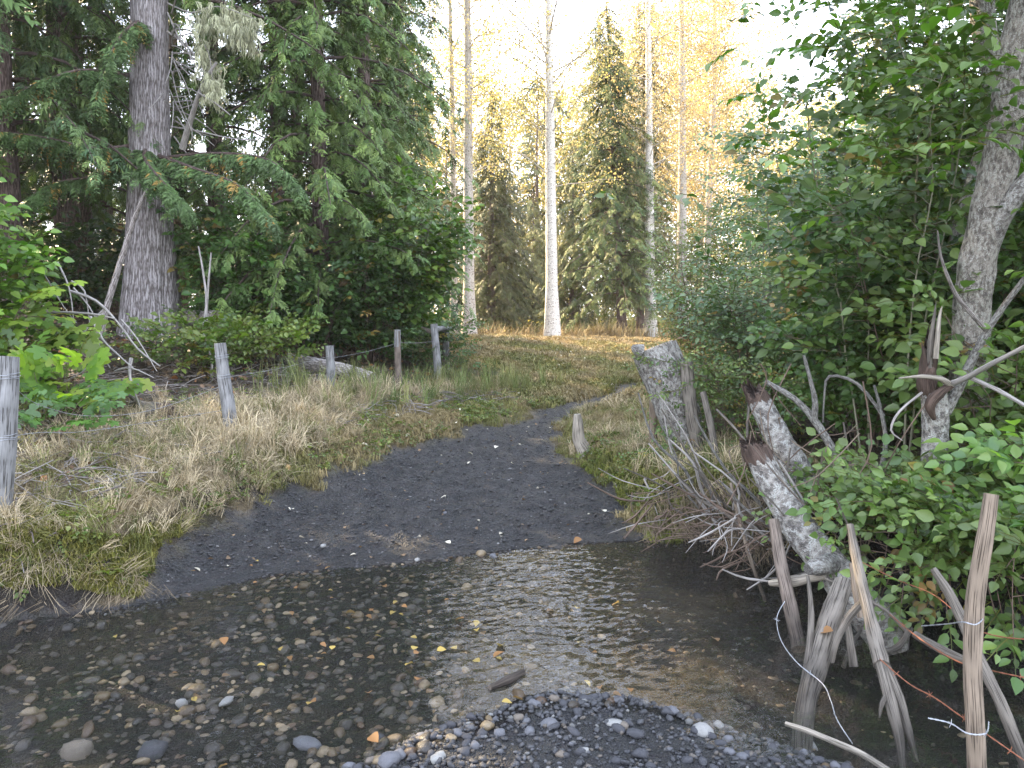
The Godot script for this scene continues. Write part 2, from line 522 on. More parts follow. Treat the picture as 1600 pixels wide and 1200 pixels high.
func make_materials() -> void:
	var n := FastNoiseLite.new()
	n.seed = 5
	n.frequency = 1.0
	n.fractal_octaves = 3
	var ridge := FastNoiseLite.new()
	ridge.seed = 9
	ridge.frequency = 1.0
	ridge.noise_type = FastNoiseLite.TYPE_SIMPLEX_SMOOTH
	ridge.fractal_type = FastNoiseLite.FRACTAL_RIDGED
	ridge.fractal_octaves = 3
	var t := picture(256, func(u, v):
		var r := wrap_noise(ridge, u, v, 1.5, 1.6)
		var q := wrap_noise(n, u, v, 3.0, 9.0)
		var k := clampf(0.55 - 0.55 * r + 0.25 * q, 0.0, 1.0)
		return [Color(0.12, 0.102, 0.095).lerp(Color(0.42, 0.385, 0.38), smoothstep(0.1, 0.75, k)), k])
	M.fir_bark = mat(Color.WHITE, 0.95, {"tex": t[0], "bump": t[1], "bump_cm": 2.2})
	M.dark_bark = mat(Color(0.45, 0.36, 0.32), 0.95, {"tex": t[0], "bump": t[1], "bump_cm": 1.5})
	M.grey_bark = mat(Color(1.0, 0.98, 0.92), 0.95, {"tex": t[0], "bump": t[1], "bump_cm": 1.0})
	t = picture(256, func(u, v):
		var a := wrap_noise(n, u, v, 0.9, 6.0)
		var b := wrap_noise(n, u, v, 2.2, 9.0, 40.0)
		var c := wrap_noise(n, u, v, 8.0, 40.0, 90.0)
		var col := Color(0.15, 0.135, 0.12).lerp(Color(0.28, 0.26, 0.23), smoothstep(-0.35, 0.3, a + 0.5 * c))
		col = col.lerp(Color(0.38, 0.38, 0.35), 0.75 * smoothstep(0.02, 0.4, b + 0.6 * c))
		col = col.lerp(Color(0.07, 0.065, 0.06), 0.8 * smoothstep(0.2, 0.45, -b + 0.55 * c))
		return [col, 0.5 + 0.5 * c + 0.3 * b])
	M.lichen_bark = mat(Color.WHITE, 0.95, {"tex": t[0], "bump": t[1], "bump_cm": 1.6})
	M.alder_bark = mat(Color(1.0, 0.98, 0.94), 0.95, {"tex": t[0], "bump": t[1], "bump_cm": 1.6})
	t = picture(256, func(u, v):
		var a := wrap_noise(n, u, v, 0.8, 14.0)
		var b := wrap_noise(n, u, v, 1.2, 5.0, 30.0)
		var c := wrap_noise(n, u, v, 4.0, 10.0, 77.0)
		var col := Color(0.5, 0.46, 0.4).lerp(Color(0.66, 0.62, 0.56), smoothstep(-0.3, 0.3, b))
		col = col.lerp(Color(0.16, 0.13, 0.11), smoothstep(0.24, 0.38, a + 0.3 * b))
		return [col * (1.0 + 0.15 * c), 0.5 - 0.5 * smoothstep(0.2, 0.4, a)])
	M.aspen_bark = mat(Color.WHITE, 0.8, {"tex": t[0], "bump": t[1], "bump_cm": 0.4})
	M.old_aspen = mat(Color(0.7, 0.68, 0.66), 0.9, {"tex": t[0], "bump": t[1], "bump_cm": 0.6})
	t = picture(256, func(u, v):
		var a := wrap_noise(n, u, v, 6.0, 1.1)
		var b := wrap_noise(n, u, v, 15.0, 1.6, 20.0)
		var c := wrap_noise(n, u, v, 0.8, 2.5, 60.0)
		var k := clampf(0.5 + 0.6 * a + 0.4 * b, 0.0, 1.0)
		var col := Color(0.5, 0.5, 0.5).lerp(Color(1, 1, 1), k) * (1.0 + 0.3 * c)
		return [col.lerp(Color(0.13, 0.12, 0.11), 0.85 * smoothstep(0.26, 0.42, -a - 0.5 * b - 0.08 * c)), k])
	M.post_wood = mat(Color(0.258, 0.254, 0.249), 0.85, {"tex": t[0], "bump": t[1], "bump_cm": 0.3})
	M.brown_post = mat(Color(0.2, 0.16, 0.13), 0.9, {"tex": t[0], "bump": t[1], "bump_cm": 0.3, "vc": true})
	M.drift_wood = mat(Color(0.202, 0.176, 0.146), 0.85, {"tex": t[0], "bump": t[1], "bump_cm": 0.4, "vc": true})
	M.tan_wood = mat(Color(0.258, 0.202, 0.150), 0.85, {"tex": t[0], "bump": t[1], "bump_cm": 0.15, "vc": true})
	M.torn_wood = mat(Color(0.115, 0.078, 0.06), 0.9, {"tex": t[0], "bump": t[1], "bump_cm": 0.6, "vc": true})
	M.pale_wood = mat(Color(0.361, 0.318, 0.258), 0.85, {"tex": t[0], "bump": t[1], "bump_cm": 0.15})
	M.dead_twig = mat(Color(0.35, 0.32, 0.29), 0.9, {"tex": t[0]})
	M.twig = mat(Color(0.17, 0.12, 0.09), 0.9, {"tex": t[0]})
	M.shoot = mat(Color(0.2, 0.19, 0.13), 0.8)
	t = picture(512, func(u, v):
		var a := wrap_noise(n, u, v, 2.0, 12.0)
		var b := wrap_noise(n, u, v, 9.0, 56.0, 10.0)
		var c := wrap_noise(n, u, v, 24.0, 150.0, 10.0)
		var k := clampf(0.5 + 0.45 * b + 0.3 * c + 0.2 * a, 0.0, 1.0)
		return [Color(1, 1, 1) * (0.55 + 0.75 * k), k])
	M.soil = mat(Color.WHITE, 0.8, {"tex": t[0], "bump": t[1], "bump_cm": 7.0, "tri": 0.9, "vc": true, "spec": 0.3})
	M.mud = mat(Color.WHITE, 0.62, {"tex": t[0], "bump": t[1], "bump_cm": 8.0, "tri": 0.9, "vc": true, "spec": 0.5})
	M.stone = mat(Color.WHITE, 0.55, {"tex": t[0], "bump": t[1], "bump_cm": 0.4, "tri": 4.0, "vc": true, "spec": 0.5})
	M.wet_stone = []
	for k in [Color(0.05, 0.044, 0.036), Color(0.085, 0.063, 0.036), Color(0.032, 0.029, 0.026), Color(0.13, 0.1, 0.055), Color(0.075, 0.05, 0.032), Color(0.24, 0.21, 0.155)]:
		M.wet_stone.append(mat(Color(k.r * 0.72, k.g * 0.62, k.b * 0.5), 0.4, {"tex": t[0], "bump": t[1], "bump_cm": 0.4, "tri": 4.0, "spec": 0.5}))
	M.dry_stone = []
	for k in [Color(0.13, 0.13, 0.14), Color(0.27, 0.265, 0.25), Color(0.06, 0.06, 0.066), Color(0.16, 0.135, 0.11)]:
		M.dry_stone.append(mat(k * 0.85, 0.75, {"tex": t[0], "bump": t[1], "bump_cm": 0.3, "tri": 4.0}))
	M.needles = mat(Color.WHITE, 0.6, {"vc": true, "back": Color(0.35, 0.42, 0.14)})
	M.leaf = mat(Color.WHITE, 0.4, {"vc": true, "back": Color(0.7, 0.9, 0.28), "spec": 0.5})
	M.gold_leaf = mat(Color.WHITE, 0.6, {"vc": true, "back": Color(1.0, 0.95, 0.72)})
	M.grass = mat(Color.WHITE, 0.8, {"vc": true, "back": Color(0.4, 0.38, 0.22)})
	M.moss = mat(Color.WHITE, 0.95, {"vc": true, "back": Color(0.3, 0.3, 0.1)})
	M.lichen = mat(Color(0.34, 0.34, 0.22), 0.95, {"vc": true, "back": Color(0.4, 0.4, 0.3)})
	M.litter = mat(Color.WHITE, 0.8, {"vc": true, "back": Color(0.4, 0.35, 0.2)})
	M.near_leaf = []
	for k in [Color(0.07, 0.13, 0.035), Color(0.1, 0.17, 0.04), Color(0.06, 0.11, 0.04), Color(0.13, 0.19, 0.05)]:
		M.near_leaf.append(mat(k, 0.4, {"back": Color(0.6, 0.78, 0.22), "spec": 0.5}))
	M.lime_leaf = []
	for k in [Color(0.08, 0.15, 0.03), Color(0.12, 0.185, 0.036), Color(0.16, 0.19, 0.04), Color(0.06, 0.115, 0.028)]:
		M.lime_leaf.append(mat(k, 0.55, {"back": Color(0.7, 0.85, 0.2)}))
	M.dead_leaf = {}
	for k in [["pale", Color(0.5, 0.46, 0.36)], ["yellow", Color(0.3, 0.215, 0.055)], ["orange", Color(0.19, 0.095, 0.035)], ["brown", Color(0.11, 0.068, 0.035)]]:
		M.dead_leaf[k[0]] = mat(k[1], 0.6, {"back": Color(0.4, 0.35, 0.2)})
	M.old_steel = mat(Color(0.2, 0.2, 0.2), 0.6)
	M.steel = mat(Color(0.36, 0.37, 0.39), 0.45, {"spec": 0.6})
	M.steel.metallic = 0.6
	M.rust = mat(Color(0.2, 0.08, 0.045), 0.9)
	var w := StandardMaterial3D.new()
	w.transparency = BaseMaterial3D.TRANSPARENCY_ALPHA
	w.albedo_color = Color(Color(0.035, 0.036, 0.03).linear_to_srgb(), 0.14)
	w.roughness = 0.03
	w.metallic_specular = 0.4
	M.water = w


# ---- plants ----
func upright(dir: Vector3, up: Vector3, size: float) -> Transform3D:      # X along dir
	var x := dir.normalized()
	var z := x.cross(up)
	if z.length() < 0.01: z = x.cross(Vector3.RIGHT)
	z = z.normalized()
	return Transform3D(Basis(x, z.cross(x), z).scaled_local(Vector3.ONE * size), Vector3.ZERO)


func tint(a: Color, b: Color) -> Color:
	var c := a.lerp(b, rng.randf())
	return c * rng.randf_range(0.6, 1.4)


# o: h, r, lean, crown_from, reach, n, rise, droop, size, c0, c1, see (height up to which it is drawn fine), bark, frond, dead
func conifer(called: String, label: String, at: Vector3, o: Dictionary, seed_: int, group := "") -> Node3D:
	rng.seed = seed_
	at.y = ground(at.x, at.z) - 0.08
	var t := thing(called, label, "tree", at, group)
	var lean: Vector3 = o.get("lean", Vector3.ZERO)
	var h: float = o.h
	var axis := func(f: float) -> Vector3: return Vector3(lean.x * f, h * f, lean.z * f)
	var pts := []
	var rad := []
	for i in 15:
		var f := i / 14.0
		f = f * f * 0.6 + f * 0.4
		pts.append((axis as Callable).call(f) + Vector3(fn.get_noise_2d(f * 150.0, seed_ * 7.0), 0, fn.get_noise_2d(f * 150.0, seed_ * 7.0 + 50.0)) * 0.012 * h * f)
		rad.append(maxf(0.012, o.r * (1.0 - f) * (1.0 + o.get("flare", 0.45) * exp(-f * h * o.get("flare_rate", 2.2)))))
	var s := Shape.new()
	tube(s, spline(pts, 4 if o.r > 0.25 else 2), spread(rad, 4 if o.r > 0.25 else 2), {"sides": 48 if o.r > 0.25 else 10, "ridges": 0.1 if o.r > 0.25 else 0.06, "size": 0.55, "cap": []})
	part(t, "trunk", s.mesh(), o.get("bark", M.dark_bark))
	var wood := Shape.new()
	var leaves := Swarm.new()
	var n: int = o.n
	var see: float = o.see
	for i in n:
		var f := (i + rng.randf()) / n
		f = lerpf(o.crown_from / h, 0.985, pow(f, o.get("bias", 1.0)))
		var g: float = (f - o.crown_from / h) / (1.0 - o.crown_from / h)
		var length: float = (o.reach * pow(1.0 - g, o.get("taper", 0.8)) + 0.15) * rng.randf_range(0.6, 1.1)
		var az := i * 2.4 + rng.randf_range(-0.5, 0.5)
		if o.has("face"):      # more of the boughs on the open side
			az = lerp_angle(az, o.face, rng.randf_range(0.0, 0.55))
		var dir := Vector3(cos(az), 0, sin(az))
		var rise: float = o.rise * rng.randf_range(0.5, 1.3)
		var droop: float = o.droop * rng.randf_range(0.6, 1.3)
		var base: Vector3 = (axis as Callable).call(f)
		var bp := []
		var br := []
		var fine := base.y < see
		for k in 6:
			var q := k / 5.0
			bp.append(base + dir * length * q * (1.0 - 0.12 * droop * q) + Vector3(0, (rise * q - droop * q * q) * length, 0) + Vector3(rng.randf_range(-1, 1), 0, rng.randf_range(-1, 1)) * 0.03 * q)
			br.append((0.011 * length + 0.004) * (1.0 - 0.85 * q))
		tube(wood, bp, br, {"sides": 4 if fine else 3, "cap": []})
		var fs: float = o.size * (1.0 if fine else 1.9)
		var step: float = o.get("step", 0.09) * (1.0 if fine else 2.6)
		var m := int(length / step)
		for k in m:
			var q := 0.16 + 0.84 * (k + rng.randf()) / m
			var i0 := mini(int(q * 5.0), 4)
			var p: Vector3 = bp[i0].lerp(bp[i0 + 1], q * 5.0 - i0)
			var side := (-1.0 if k % 2 else 1.0) * deg_to_rad(rng.randf_range(5, 110))
			if k > m - 3: side *= 0.3
			var fd := dir.rotated(Vector3.UP, side)
			fd.y = -rng.randf_range(o.get("hang0", 0.2), o.get("hang1", 0.9))
			var tr := upright(fd, Vector3(rng.randf_range(-0.5, 0.6), 1, rng.randf_range(-0.3, 1.1)), fs * rng.randf_range(0.5, 1.3) * (1.1 - 0.4 * q))
			tr.origin = p + Vector3(rng.randfn(), rng.randfn() - 0.6, rng.randfn()) * 0.05
			leaves.add(tr, tint(o.c0, o.c1))
	part(t, "branches", wood.mesh(), M.dark_bark, "stuff")
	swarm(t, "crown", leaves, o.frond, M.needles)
	return t


# o: h, r, lean, crown_from, reach, n, size, c0, c1, mesh, bark, per (clusters per branch)
func broadleaf(called: String, label: String, at: Vector3, o: Dictionary, seed_: int, group := "") -> Node3D:
	rng.seed = seed_
	at.y = ground(at.x, at.z) - 0.08
	var t := thing(called, label, "tree", at, group)
	var lean: Vector3 = o.get("lean", Vector3.ZERO)
	var h: float = o.h
	var pts := []
	var rad := []
	for i in 12:
		var f := i / 11.0
		pts.append(Vector3(lean.x * f, h * f, lean.z * f) + Vector3(fn.get_noise_2d(f * 130.0, seed_ * 9.0), 0, fn.get_noise_2d(f * 130.0, seed_ * 9.0 + 50.0)) * o.get("wave", 0.02) * h * f)
		rad.append(maxf(0.012, o.r * pow(1.0 - f, 0.75) * (1.0 + 0.5 * exp(-f * h * 2.5))))
	var s := Shape.new()
	tube(s, spline(pts, 3), spread(rad, 3), {"sides": 12, "lump": 0.06, "size": 0.5, "cap": []})
	part(t, "trunk", s.mesh(), o.bark)
	var wood := Shape.new()
	var leaves := Swarm.new()
	var n: int = o.n
	for i in n:
		var f := lerpf(o.crown_from / h, 0.98, (i + rng.randf()) / n)
		var g: float = (f - o.crown_from / h) / (1.0 - o.crown_from / h)
		var length: float = o.reach * (0.45 + 0.55 * sin(PI * clampf(g * 0.8 + 0.2, 0, 1))) * rng.randf_range(0.5, 1.15)
		var az := i * 2.4 + rng.randf_range(-0.6, 0.6)
		var dir := Vector3(cos(az), 0, sin(az))
		var k0 := clampf(f * 11.0, 0.0, 10.99)
		var base: Vector3 = pts[int(k0)].lerp(pts[int(k0) + 1], k0 - int(k0))
		var rise := rng.randf_range(0.25, 0.95)
		var bp := []
		var br := []
		for k in 5:
			var q := k / 4.0
			bp.append(base + dir * length * q + Vector3(0, rise * length * (q - 0.35 * q * q), 0) + Vector3(rng.randf_range(-1, 1), rng.randf_range(-1, 1), rng.randf_range(-1, 1)) * 0.06 * q * length)
			br.append((0.007 * length + 0.004) * (1.0 - 0.85 * q))
		tube(wood, bp, br, {"sides": 4, "cap": []})
		var per: int = maxi(2, int(o.per * length))
		for k in per:
			var q := sqrt(rng.randf()) * 0.95 + 0.05
			var i0 := mini(int(q * 4.0), 3)
			var p: Vector3 = bp[i0].lerp(bp[i0 + 1], q * 4.0 - i0)
			p += Vector3(rng.randfn(), rng.randfn(), rng.randfn()) * 0.16 * length * q
			var tr := Transform3D(Basis.from_euler(Vector3(rng.randf_range(-0.6, 0.6), rng.randf() * TAU, rng.randf_range(-0.6, 0.6))).scaled(Vector3.ONE * o.size * rng.randf_range(0.7, 1.3)), p)
			leaves.add(tr, tint(o.c0, o.c1))
	part(t, "branches", wood.mesh(), o.get("limb", o.bark), "stuff")
	if leaves.at.size(): swarm(t, "crown", leaves, o.mesh, o.get("leaf", M.gold_leaf))
	return t


# o: h, spread, stems, twigs, size, c0, c1, sprigs (meshes), lean, from, solo (how many leaves become parts), thick
func shrub(called: String, label: String, at: Vector3, o: Dictionary, seed_: int, group := "") -> Node3D:
	rng.seed = seed_
	at.y = ground(at.x, at.z) - 0.03
	var t := thing(called, label, o.get("category", "shrub"), at, group)
	var lean: Vector3 = o.get("lean", Vector3.ZERO)
	var wood := Shape.new()
	var list: Array = o.sprigs
	var sw := []
	for m in list: sw.append(Swarm.new())
	var from: float = o.get("from", 0.15)
	var solo := []
	for i in o.stems:
		var az: float = i * 2.4 + rng.randf_range(-0.7, 0.7)
		var out := Vector3(cos(az), 0, sin(az))
		var root: Vector3 = out * rng.randf_range(0.0, 0.28) * o.get("foot", 1.0)
		var tall: float = o.h * rng.randf_range(0.6, 1.05)
		var far: float = o.spread * rng.randf_range(0.25, 1.0)
		var bow := rng.randf_range(0.6, 1.5)
		var sp := []
		var sr := []
		for k in 7:
			var q := k / 6.0
			sp.append(root + out * far * pow(q, bow) + lean * q * q + Vector3(0, tall * (q - o.get("arch", 0.12) * q * q * q), 0) + Vector3(rng.randf_range(-1, 1), 0, rng.randf_range(-1, 1)) * 0.05 * q * tall * 0.4)
			sr.append(o.get("thick", 0.012) * (1.0 - 0.8 * q) * rng.randf_range(0.85, 1.1))
		tube(wood, spline(sp, 2), spread(sr, 2), {"sides": 5, "cap": []})
		var n := int(o.twigs * tall)
		for k in n:
			var q := from + (1.0 - from) * (k + rng.randf()) / n
			var i0 := mini(int(q * 6.0), 5)
			var p: Vector3 = sp[i0].lerp(sp[i0 + 1], q * 6.0 - i0)
			var ta := rng.randf() * TAU
			var td := (Vector3(cos(ta), rng.randf_range(-0.1, 0.7), sin(ta)) + out * 0.3).normalized()
			var tl: float = rng.randf_range(0.15, 0.5) * o.get("twig", 1.0) * (1.15 - 0.6 * q)
			if k == n - 1:
				td = (sp[6] - sp[5]).normalized()
				tl *= 0.4
			var tip: Vector3 = p + td * tl + Vector3(0, -0.12 * tl, 0)
			tube(wood, [p, p.lerp(tip, 0.5) + Vector3(0, 0.03 * tl, 0), tip], [0.0035, 0.0028, 0.002], {"sides": 3, "cap": []})
			for j in (2 if tl < 0.25 else 3):
				var b := p.lerp(tip, 1.0 - 0.38 * j)
				var dd := td.rotated(Vector3.UP, (rng.randf_range(0.4, 1.1) * (-1.0 if j % 2 else 1.0)) if j else 0.0)
				dd.y = clampf(dd.y, -0.3, 0.4) + rng.randf_range(-0.3, 0.15)
				var tr := upright(dd, Vector3(rng.randf_range(-0.5, 0.5), 1, rng.randf_range(-0.45, 0.45)) + (o.get("face", Vector3(0.1, 0, 0.7)) as Vector3), o.size * rng.randf_range(0.75, 1.2))
				tr.origin = b
				var which := rng.randi() % list.size()
				if o.has("solo") and o.solo > 0:
					solo.append([(at + b).distance_to(eye), which, tr])
				else:
					(sw[which] as Swarm).add(tr, tint(o.c0, o.c1) if rng.randf() > 0.035 else tint(Color(0.28, 0.24, 0.05), Color(0.22, 0.12, 0.05)))
	part(t, "stems", wood.mesh(), o.get("bark", M.twig), "stuff")
	if solo.size():      # the nearest twigs: every leaf a part of its own
		solo.sort_custom(func(a, b): return a[0] < b[0])
		var left: int = o.solo
		var mesh_: ArrayMesh = o.leaf
		for e in solo:
			if left > 0:
				for k in 5:
					var f := (k + 0.5) / 5.0
					var a := deg_to_rad(rng.randf_range(30, 80)) * (-1.0 if k % 2 else 1.0) if k < 4 else 0.0
					var loc := upright(Vector3(cos(a), rng.randf_range(-0.5, 0.2), sin(a)), Vector3(rng.randf_range(-0.5, 0.5), 1, rng.randf_range(-0.5, 0.5)), rng.randf_range(0.75, 1.15))
					loc.origin = Vector3(0.2 * f, 0, 0)
					var l := MeshInstance3D.new()
					l.mesh = mesh_
					l.material_override = o.mats[rng.randi() % o.mats.size()]
					l.transform = e[2] * loc
					l.name = "leaf" if left == o.solo else "leaf_%03d" % (o.solo - left)
					t.add_child(l, true)
					left -= 1
			else:
				(sw[e[1]] as Swarm).add(e[2], tint(o.c0, o.c1))
	for k in list.size():
		if (sw[k] as Swarm).at.size(): swarm(t, "foliage" if k == 0 else "foliage_%03d" % k, sw[k], list[k], o.get("mat", M.leaf))
	return t


# a log, stick or post through given points; returns the thing (its base is the last point)
func stick(called: String, label: String, category: String, p: Array, r: Array, m: Material, o := {}) -> Node3D:
	var t := thing(called, label, category, p[-1], o.get("group", ""))
	var s := Shape.new()
	s.off = p[-1]
	var k: int = o.get("steps", 4)
	tube(s, spline(p, k), spread(r, k), {"sides": o.get("sides", 12), "lump": o.get("lump", 0.1), "ridges": o.get("ridges", 0.22 if m in [M.drift_wood, M.tan_wood, M.post_wood, M.brown_post] else 0.0), "freq": o.get("freq", 900.0), "size": o.get("size", 0.3), "wet": true, "cap": [] if o.has("end") else [0, 1]})
	part(t, o.get("part", "shaft"), s.mesh(), m)
	if o.has("end"):
		var e := Shape.new()
		e.off = p[-1]
		var dir: Vector3 = (p[0] - p[1]).normalized()
		torn(e, p[0] - dir * 0.015, dir, r[0] * o.get("end_r", 1.0), o.end)
		part(t, "broken_end", e.mesh(), o.get("end_mat", M.torn_wood))
	return t


func limb(t: Node3D, called: String, p: Array, r: Array, m: Material, o := {}) -> MeshInstance3D:
	var s := Shape.new()
	s.off = t.position
	tube(s, spline(p, 3), spread(r, 3), {"sides": o.get("sides", 7), "lump": o.get("lump", 0.12), "freq": 900.0, "size": 0.3, "wet": true, "cap": [0, 1]})
	return part(t, called, s.mesh(), m)


func wire(called: String, label: String, p: Array, m: Material, barbs: int, r := 0.0016, group := "") -> void:
	var t := thing(called, label, "wire", p[0], group)
	var pts := spline(p, 10)
	for k in 2:
		var s := Shape.new()
		s.off = p[0]
		var q := []
		var rr := []
		for i in pts.size():
			q.append(pts[i] + Vector3(0, cos(i * 1.3 + k * PI), sin(i * 1.3 + k * PI)) * r * 0.9)
			rr.append(r)
		tube(s, q, rr, {"sides": 5, "cap": []})
		part(t, "strand", s.mesh(), m)
	for b in barbs:
		var i := int((b + 0.5) / barbs * (pts.size() - 1))
		var dir: Vector3 = (pts[i + 1] - pts[i]).normalized()
		var s := Shape.new()
		s.off = p[0]
		for k in 2:
			var out := dir.cross(Vector3(rng.randfn(), rng.randfn(), rng.randfn())).normalized()
			tube(s, [pts[i] - out * 0.016, pts[i] + dir * 0.003, pts[i] + out * 0.016], [r * 0.3, r * 1.1, r * 0.3], {"sides": 4, "cap": []})
		part(t, "barb", s.mesh(), m)


# ---- the place ----
func _ready() -> void:
	var cam := Camera3D.new()
	cam.name = "camera"
	cam.position = eye
	cam.rotation.x = -atan(100.0 / 1230.0)
	cam.fov = rad_to_deg(2.0 * atan(600.0 / 1230.0))
	cam.near = 0.05
	cam.far = 900.0
	cam.current = true
	add_child(cam)
	var sky := ProceduralSkyMaterial.new()
	sky.sky_top_color = Color(0.74, 0.79, 0.89)
	sky.sky_horizon_color = Color(0.93, 0.94, 0.95)
	sky.sky_curve = 0.2
	sky.ground_horizon_color = Color(0.5, 0.48, 0.42)
	sky.ground_bottom_color = Color(0.2, 0.19, 0.16)
	sky.sky_energy_multiplier = 1.0
	var env := Environment.new()
	env.background_mode = Environment.BG_SKY
	env.sky = Sky.new()
	env.sky.sky_material = sky
	env.tonemap_mode = Environment.TONE_MAPPER_LINEAR
	env.tonemap_exposure = 7.2
	env.fog_enabled = true
	env.fog_density = 0.0008
	env.fog_light_color = Color(1.0, 0.97, 0.92)
	env.sdfgi_enabled = true
	env.ssao_enabled = true
	env.ssil_enabled = true
	var we := WorldEnvironment.new()
	we.name = "environment"
	we.environment = env
	add_child(we)
	var sun := DirectionalLight3D.new()
	sun.name = "sun"
	var to_sun := Vector3(-0.8, 0.66, -0.6).normalized()
	sun.basis = Basis.looking_at(-to_sun)
	sun.light_color = Color(1.0, 0.9, 0.74)
	sun.light_energy = 1.6
	sun.light_angular_distance = 0.5
	sun.shadow_enabled = true
	add_child(sun)
	fn.seed = 3
	pits.seed = 12
	pits.noise_type = FastNoiseLite.TYPE_CELLULAR
	pits.frequency = 0.055
	pits.cellular_jitter = 1.2
	pits.domain_warp_enabled = true
	pits.domain_warp_amplitude = 9.0
	pits.domain_warp_frequency = 0.08
	make_materials()
	build_ground()
	build_water()
	build_background()
	build_conifers()
	build_thicket()
	build_left_bank()
	build_fence()
	build_debris()
	build_stones()
	build_leaves()
	build_grass()


func build_ground() -> void:
	var xs := []
	var x := 0.0
	var step := 0.05
	while x < 330.0:
		xs.append(x)
		if x > 0.0: xs.append(-x)
		step = 0.032 if x < 2.4 else (0.05 if x < 4.2 else step * 1.13)
		x += step
	xs.sort()
	var ds := []
	var d := -8.0
	while d < 330.0:
		ds.append(d)
		if d < 1.9: d += minf(0.6, maxf(0.05, (2.0 - d) * 0.3))
		elif d < 8.0: d += 0.034 if d > 4.2 else 0.045
		else: d += 0.034 + (d - 8.0) * 0.035
	var nx := xs.size()
	var hs := PackedFloat32Array()
	hs.resize(nx * ds.size())
	for j in ds.size():
		for i in nx: hs[j * nx + i] = ground(xs[i], -ds[j])
	var names := ["stream_bed", "gravel_bar", "muddy_path", "ground"]
	var shapes := [Shape.new(), Shape.new(), Shape.new(), Shape.new()]
	var maps := [{}, {}, {}, {}]
	var put := func(k: int, i: int, j: int) -> int:
		var key := j * nx + i
		var mp: Dictionary = maps[k]
		if mp.has(key): return mp[key]
		var px: float = xs[i]
		var pd: float = ds[j]
		var i0 := maxi(i - 1, 0)
		var i1 := mini(i + 1, nx - 1)
		var j0 := maxi(j - 1, 0)
		var j1 := mini(j + 1, ds.size() - 1)
		var nn := Vector3(-(hs[j * nx + i1] - hs[j * nx + i0]) / (xs[i1] - xs[i0]), 1.0, (hs[j1 * nx + i] - hs[j0 * nx + i]) / (ds[j1] - ds[j0])).normalized()
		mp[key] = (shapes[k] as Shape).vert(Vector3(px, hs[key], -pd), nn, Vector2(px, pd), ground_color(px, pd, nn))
		return mp[key]
	for j in ds.size() - 1:
		for i in nx - 1:
			var cx: float = (xs[i] + xs[i + 1]) * 0.5
			var cd: float = (ds[j] + ds[j + 1]) * 0.5
			var k := 3
			if cd < lut(FAR_X, FAR_D, cx):
				k = 1 if lut(BAR_X, BAR_D, cx) > cd else 0
			elif mud_amount(cx, cd) > 0.5: k = 2
			var f := put as Callable
			(shapes[k] as Shape).quad(f.call(k, i, j), f.call(k, i + 1, j), f.call(k, i + 1, j + 1), f.call(k, i, j + 1))
	var mats := [M.soil, M.mud, M.mud, M.soil]
	for k in 4:
		part(self, names[k], (shapes[k] as Shape).mesh(), mats[k], "structure")


func ground_color(x: float, d: float, nn: Vector3) -> Color:
	var q := d - lut(FAR_X, FAR_D, x)
	var a := fn.get_noise_2d(x * 120.0, d * 120.0 + 400.0)
	var b := fn.get_noise_2d(x * 420.0 + 90.0, d * 420.0)
	if q < 0.0:
		if lut(BAR_X, BAR_D, x) > d:
			return Color(0.028, 0.0275, 0.0285) * (1.0 + 0.7 * b)
		var silt := smoothstep(0.9, 0.2, Vector2((x - 0.45) * 0.8, (d - 3.75) * 1.3).length()) * smoothstep(-0.25, 0.2, a + 0.5 * b)
		return (Color(0.019, 0.0165, 0.013) * (1.0 + 0.5 * b)).lerp(Color(0.075, 0.056, 0.027), 0.8 * silt)
	var mud := mud_amount(x, d)
	var wet := Color(0.022, 0.0205, 0.0205) * (1.0 + 0.5 * a + 0.9 * b)
	wet = wet.lerp(Color(0.04, 0.036, 0.033), 0.75 * smoothstep(0.05, 0.35, fn.get_noise_2d(x * 160.0 + 500.0, d * 160.0) + 0.5 * b) * smoothstep(0.1, 0.9, q))
	wet = wet.lerp(Color(0.034, 0.03, 0.027), smoothstep(6.5, 11.0, d) * 0.6)
	var e := lut(PATH_D, PATH_L, d) - x
	var e2 := x - lut(PATH_D, PATH_R, d)
	var grass := Color(0.13, 0.11, 0.05).lerp(Color(0.2, 0.15, 0.08), smoothstep(-0.2, 0.25, a + 0.4 * b))
	grass = grass.lerp(Color(0.3, 0.25, 0.15), smoothstep(17.0, 23.0, d))
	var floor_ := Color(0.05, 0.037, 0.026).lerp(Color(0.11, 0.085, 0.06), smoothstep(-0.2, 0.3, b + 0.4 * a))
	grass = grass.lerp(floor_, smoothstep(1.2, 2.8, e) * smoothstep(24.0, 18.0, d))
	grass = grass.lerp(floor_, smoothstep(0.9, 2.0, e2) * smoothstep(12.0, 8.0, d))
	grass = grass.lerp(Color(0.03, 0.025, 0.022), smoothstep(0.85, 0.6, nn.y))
	return grass.lerp(wet, mud)


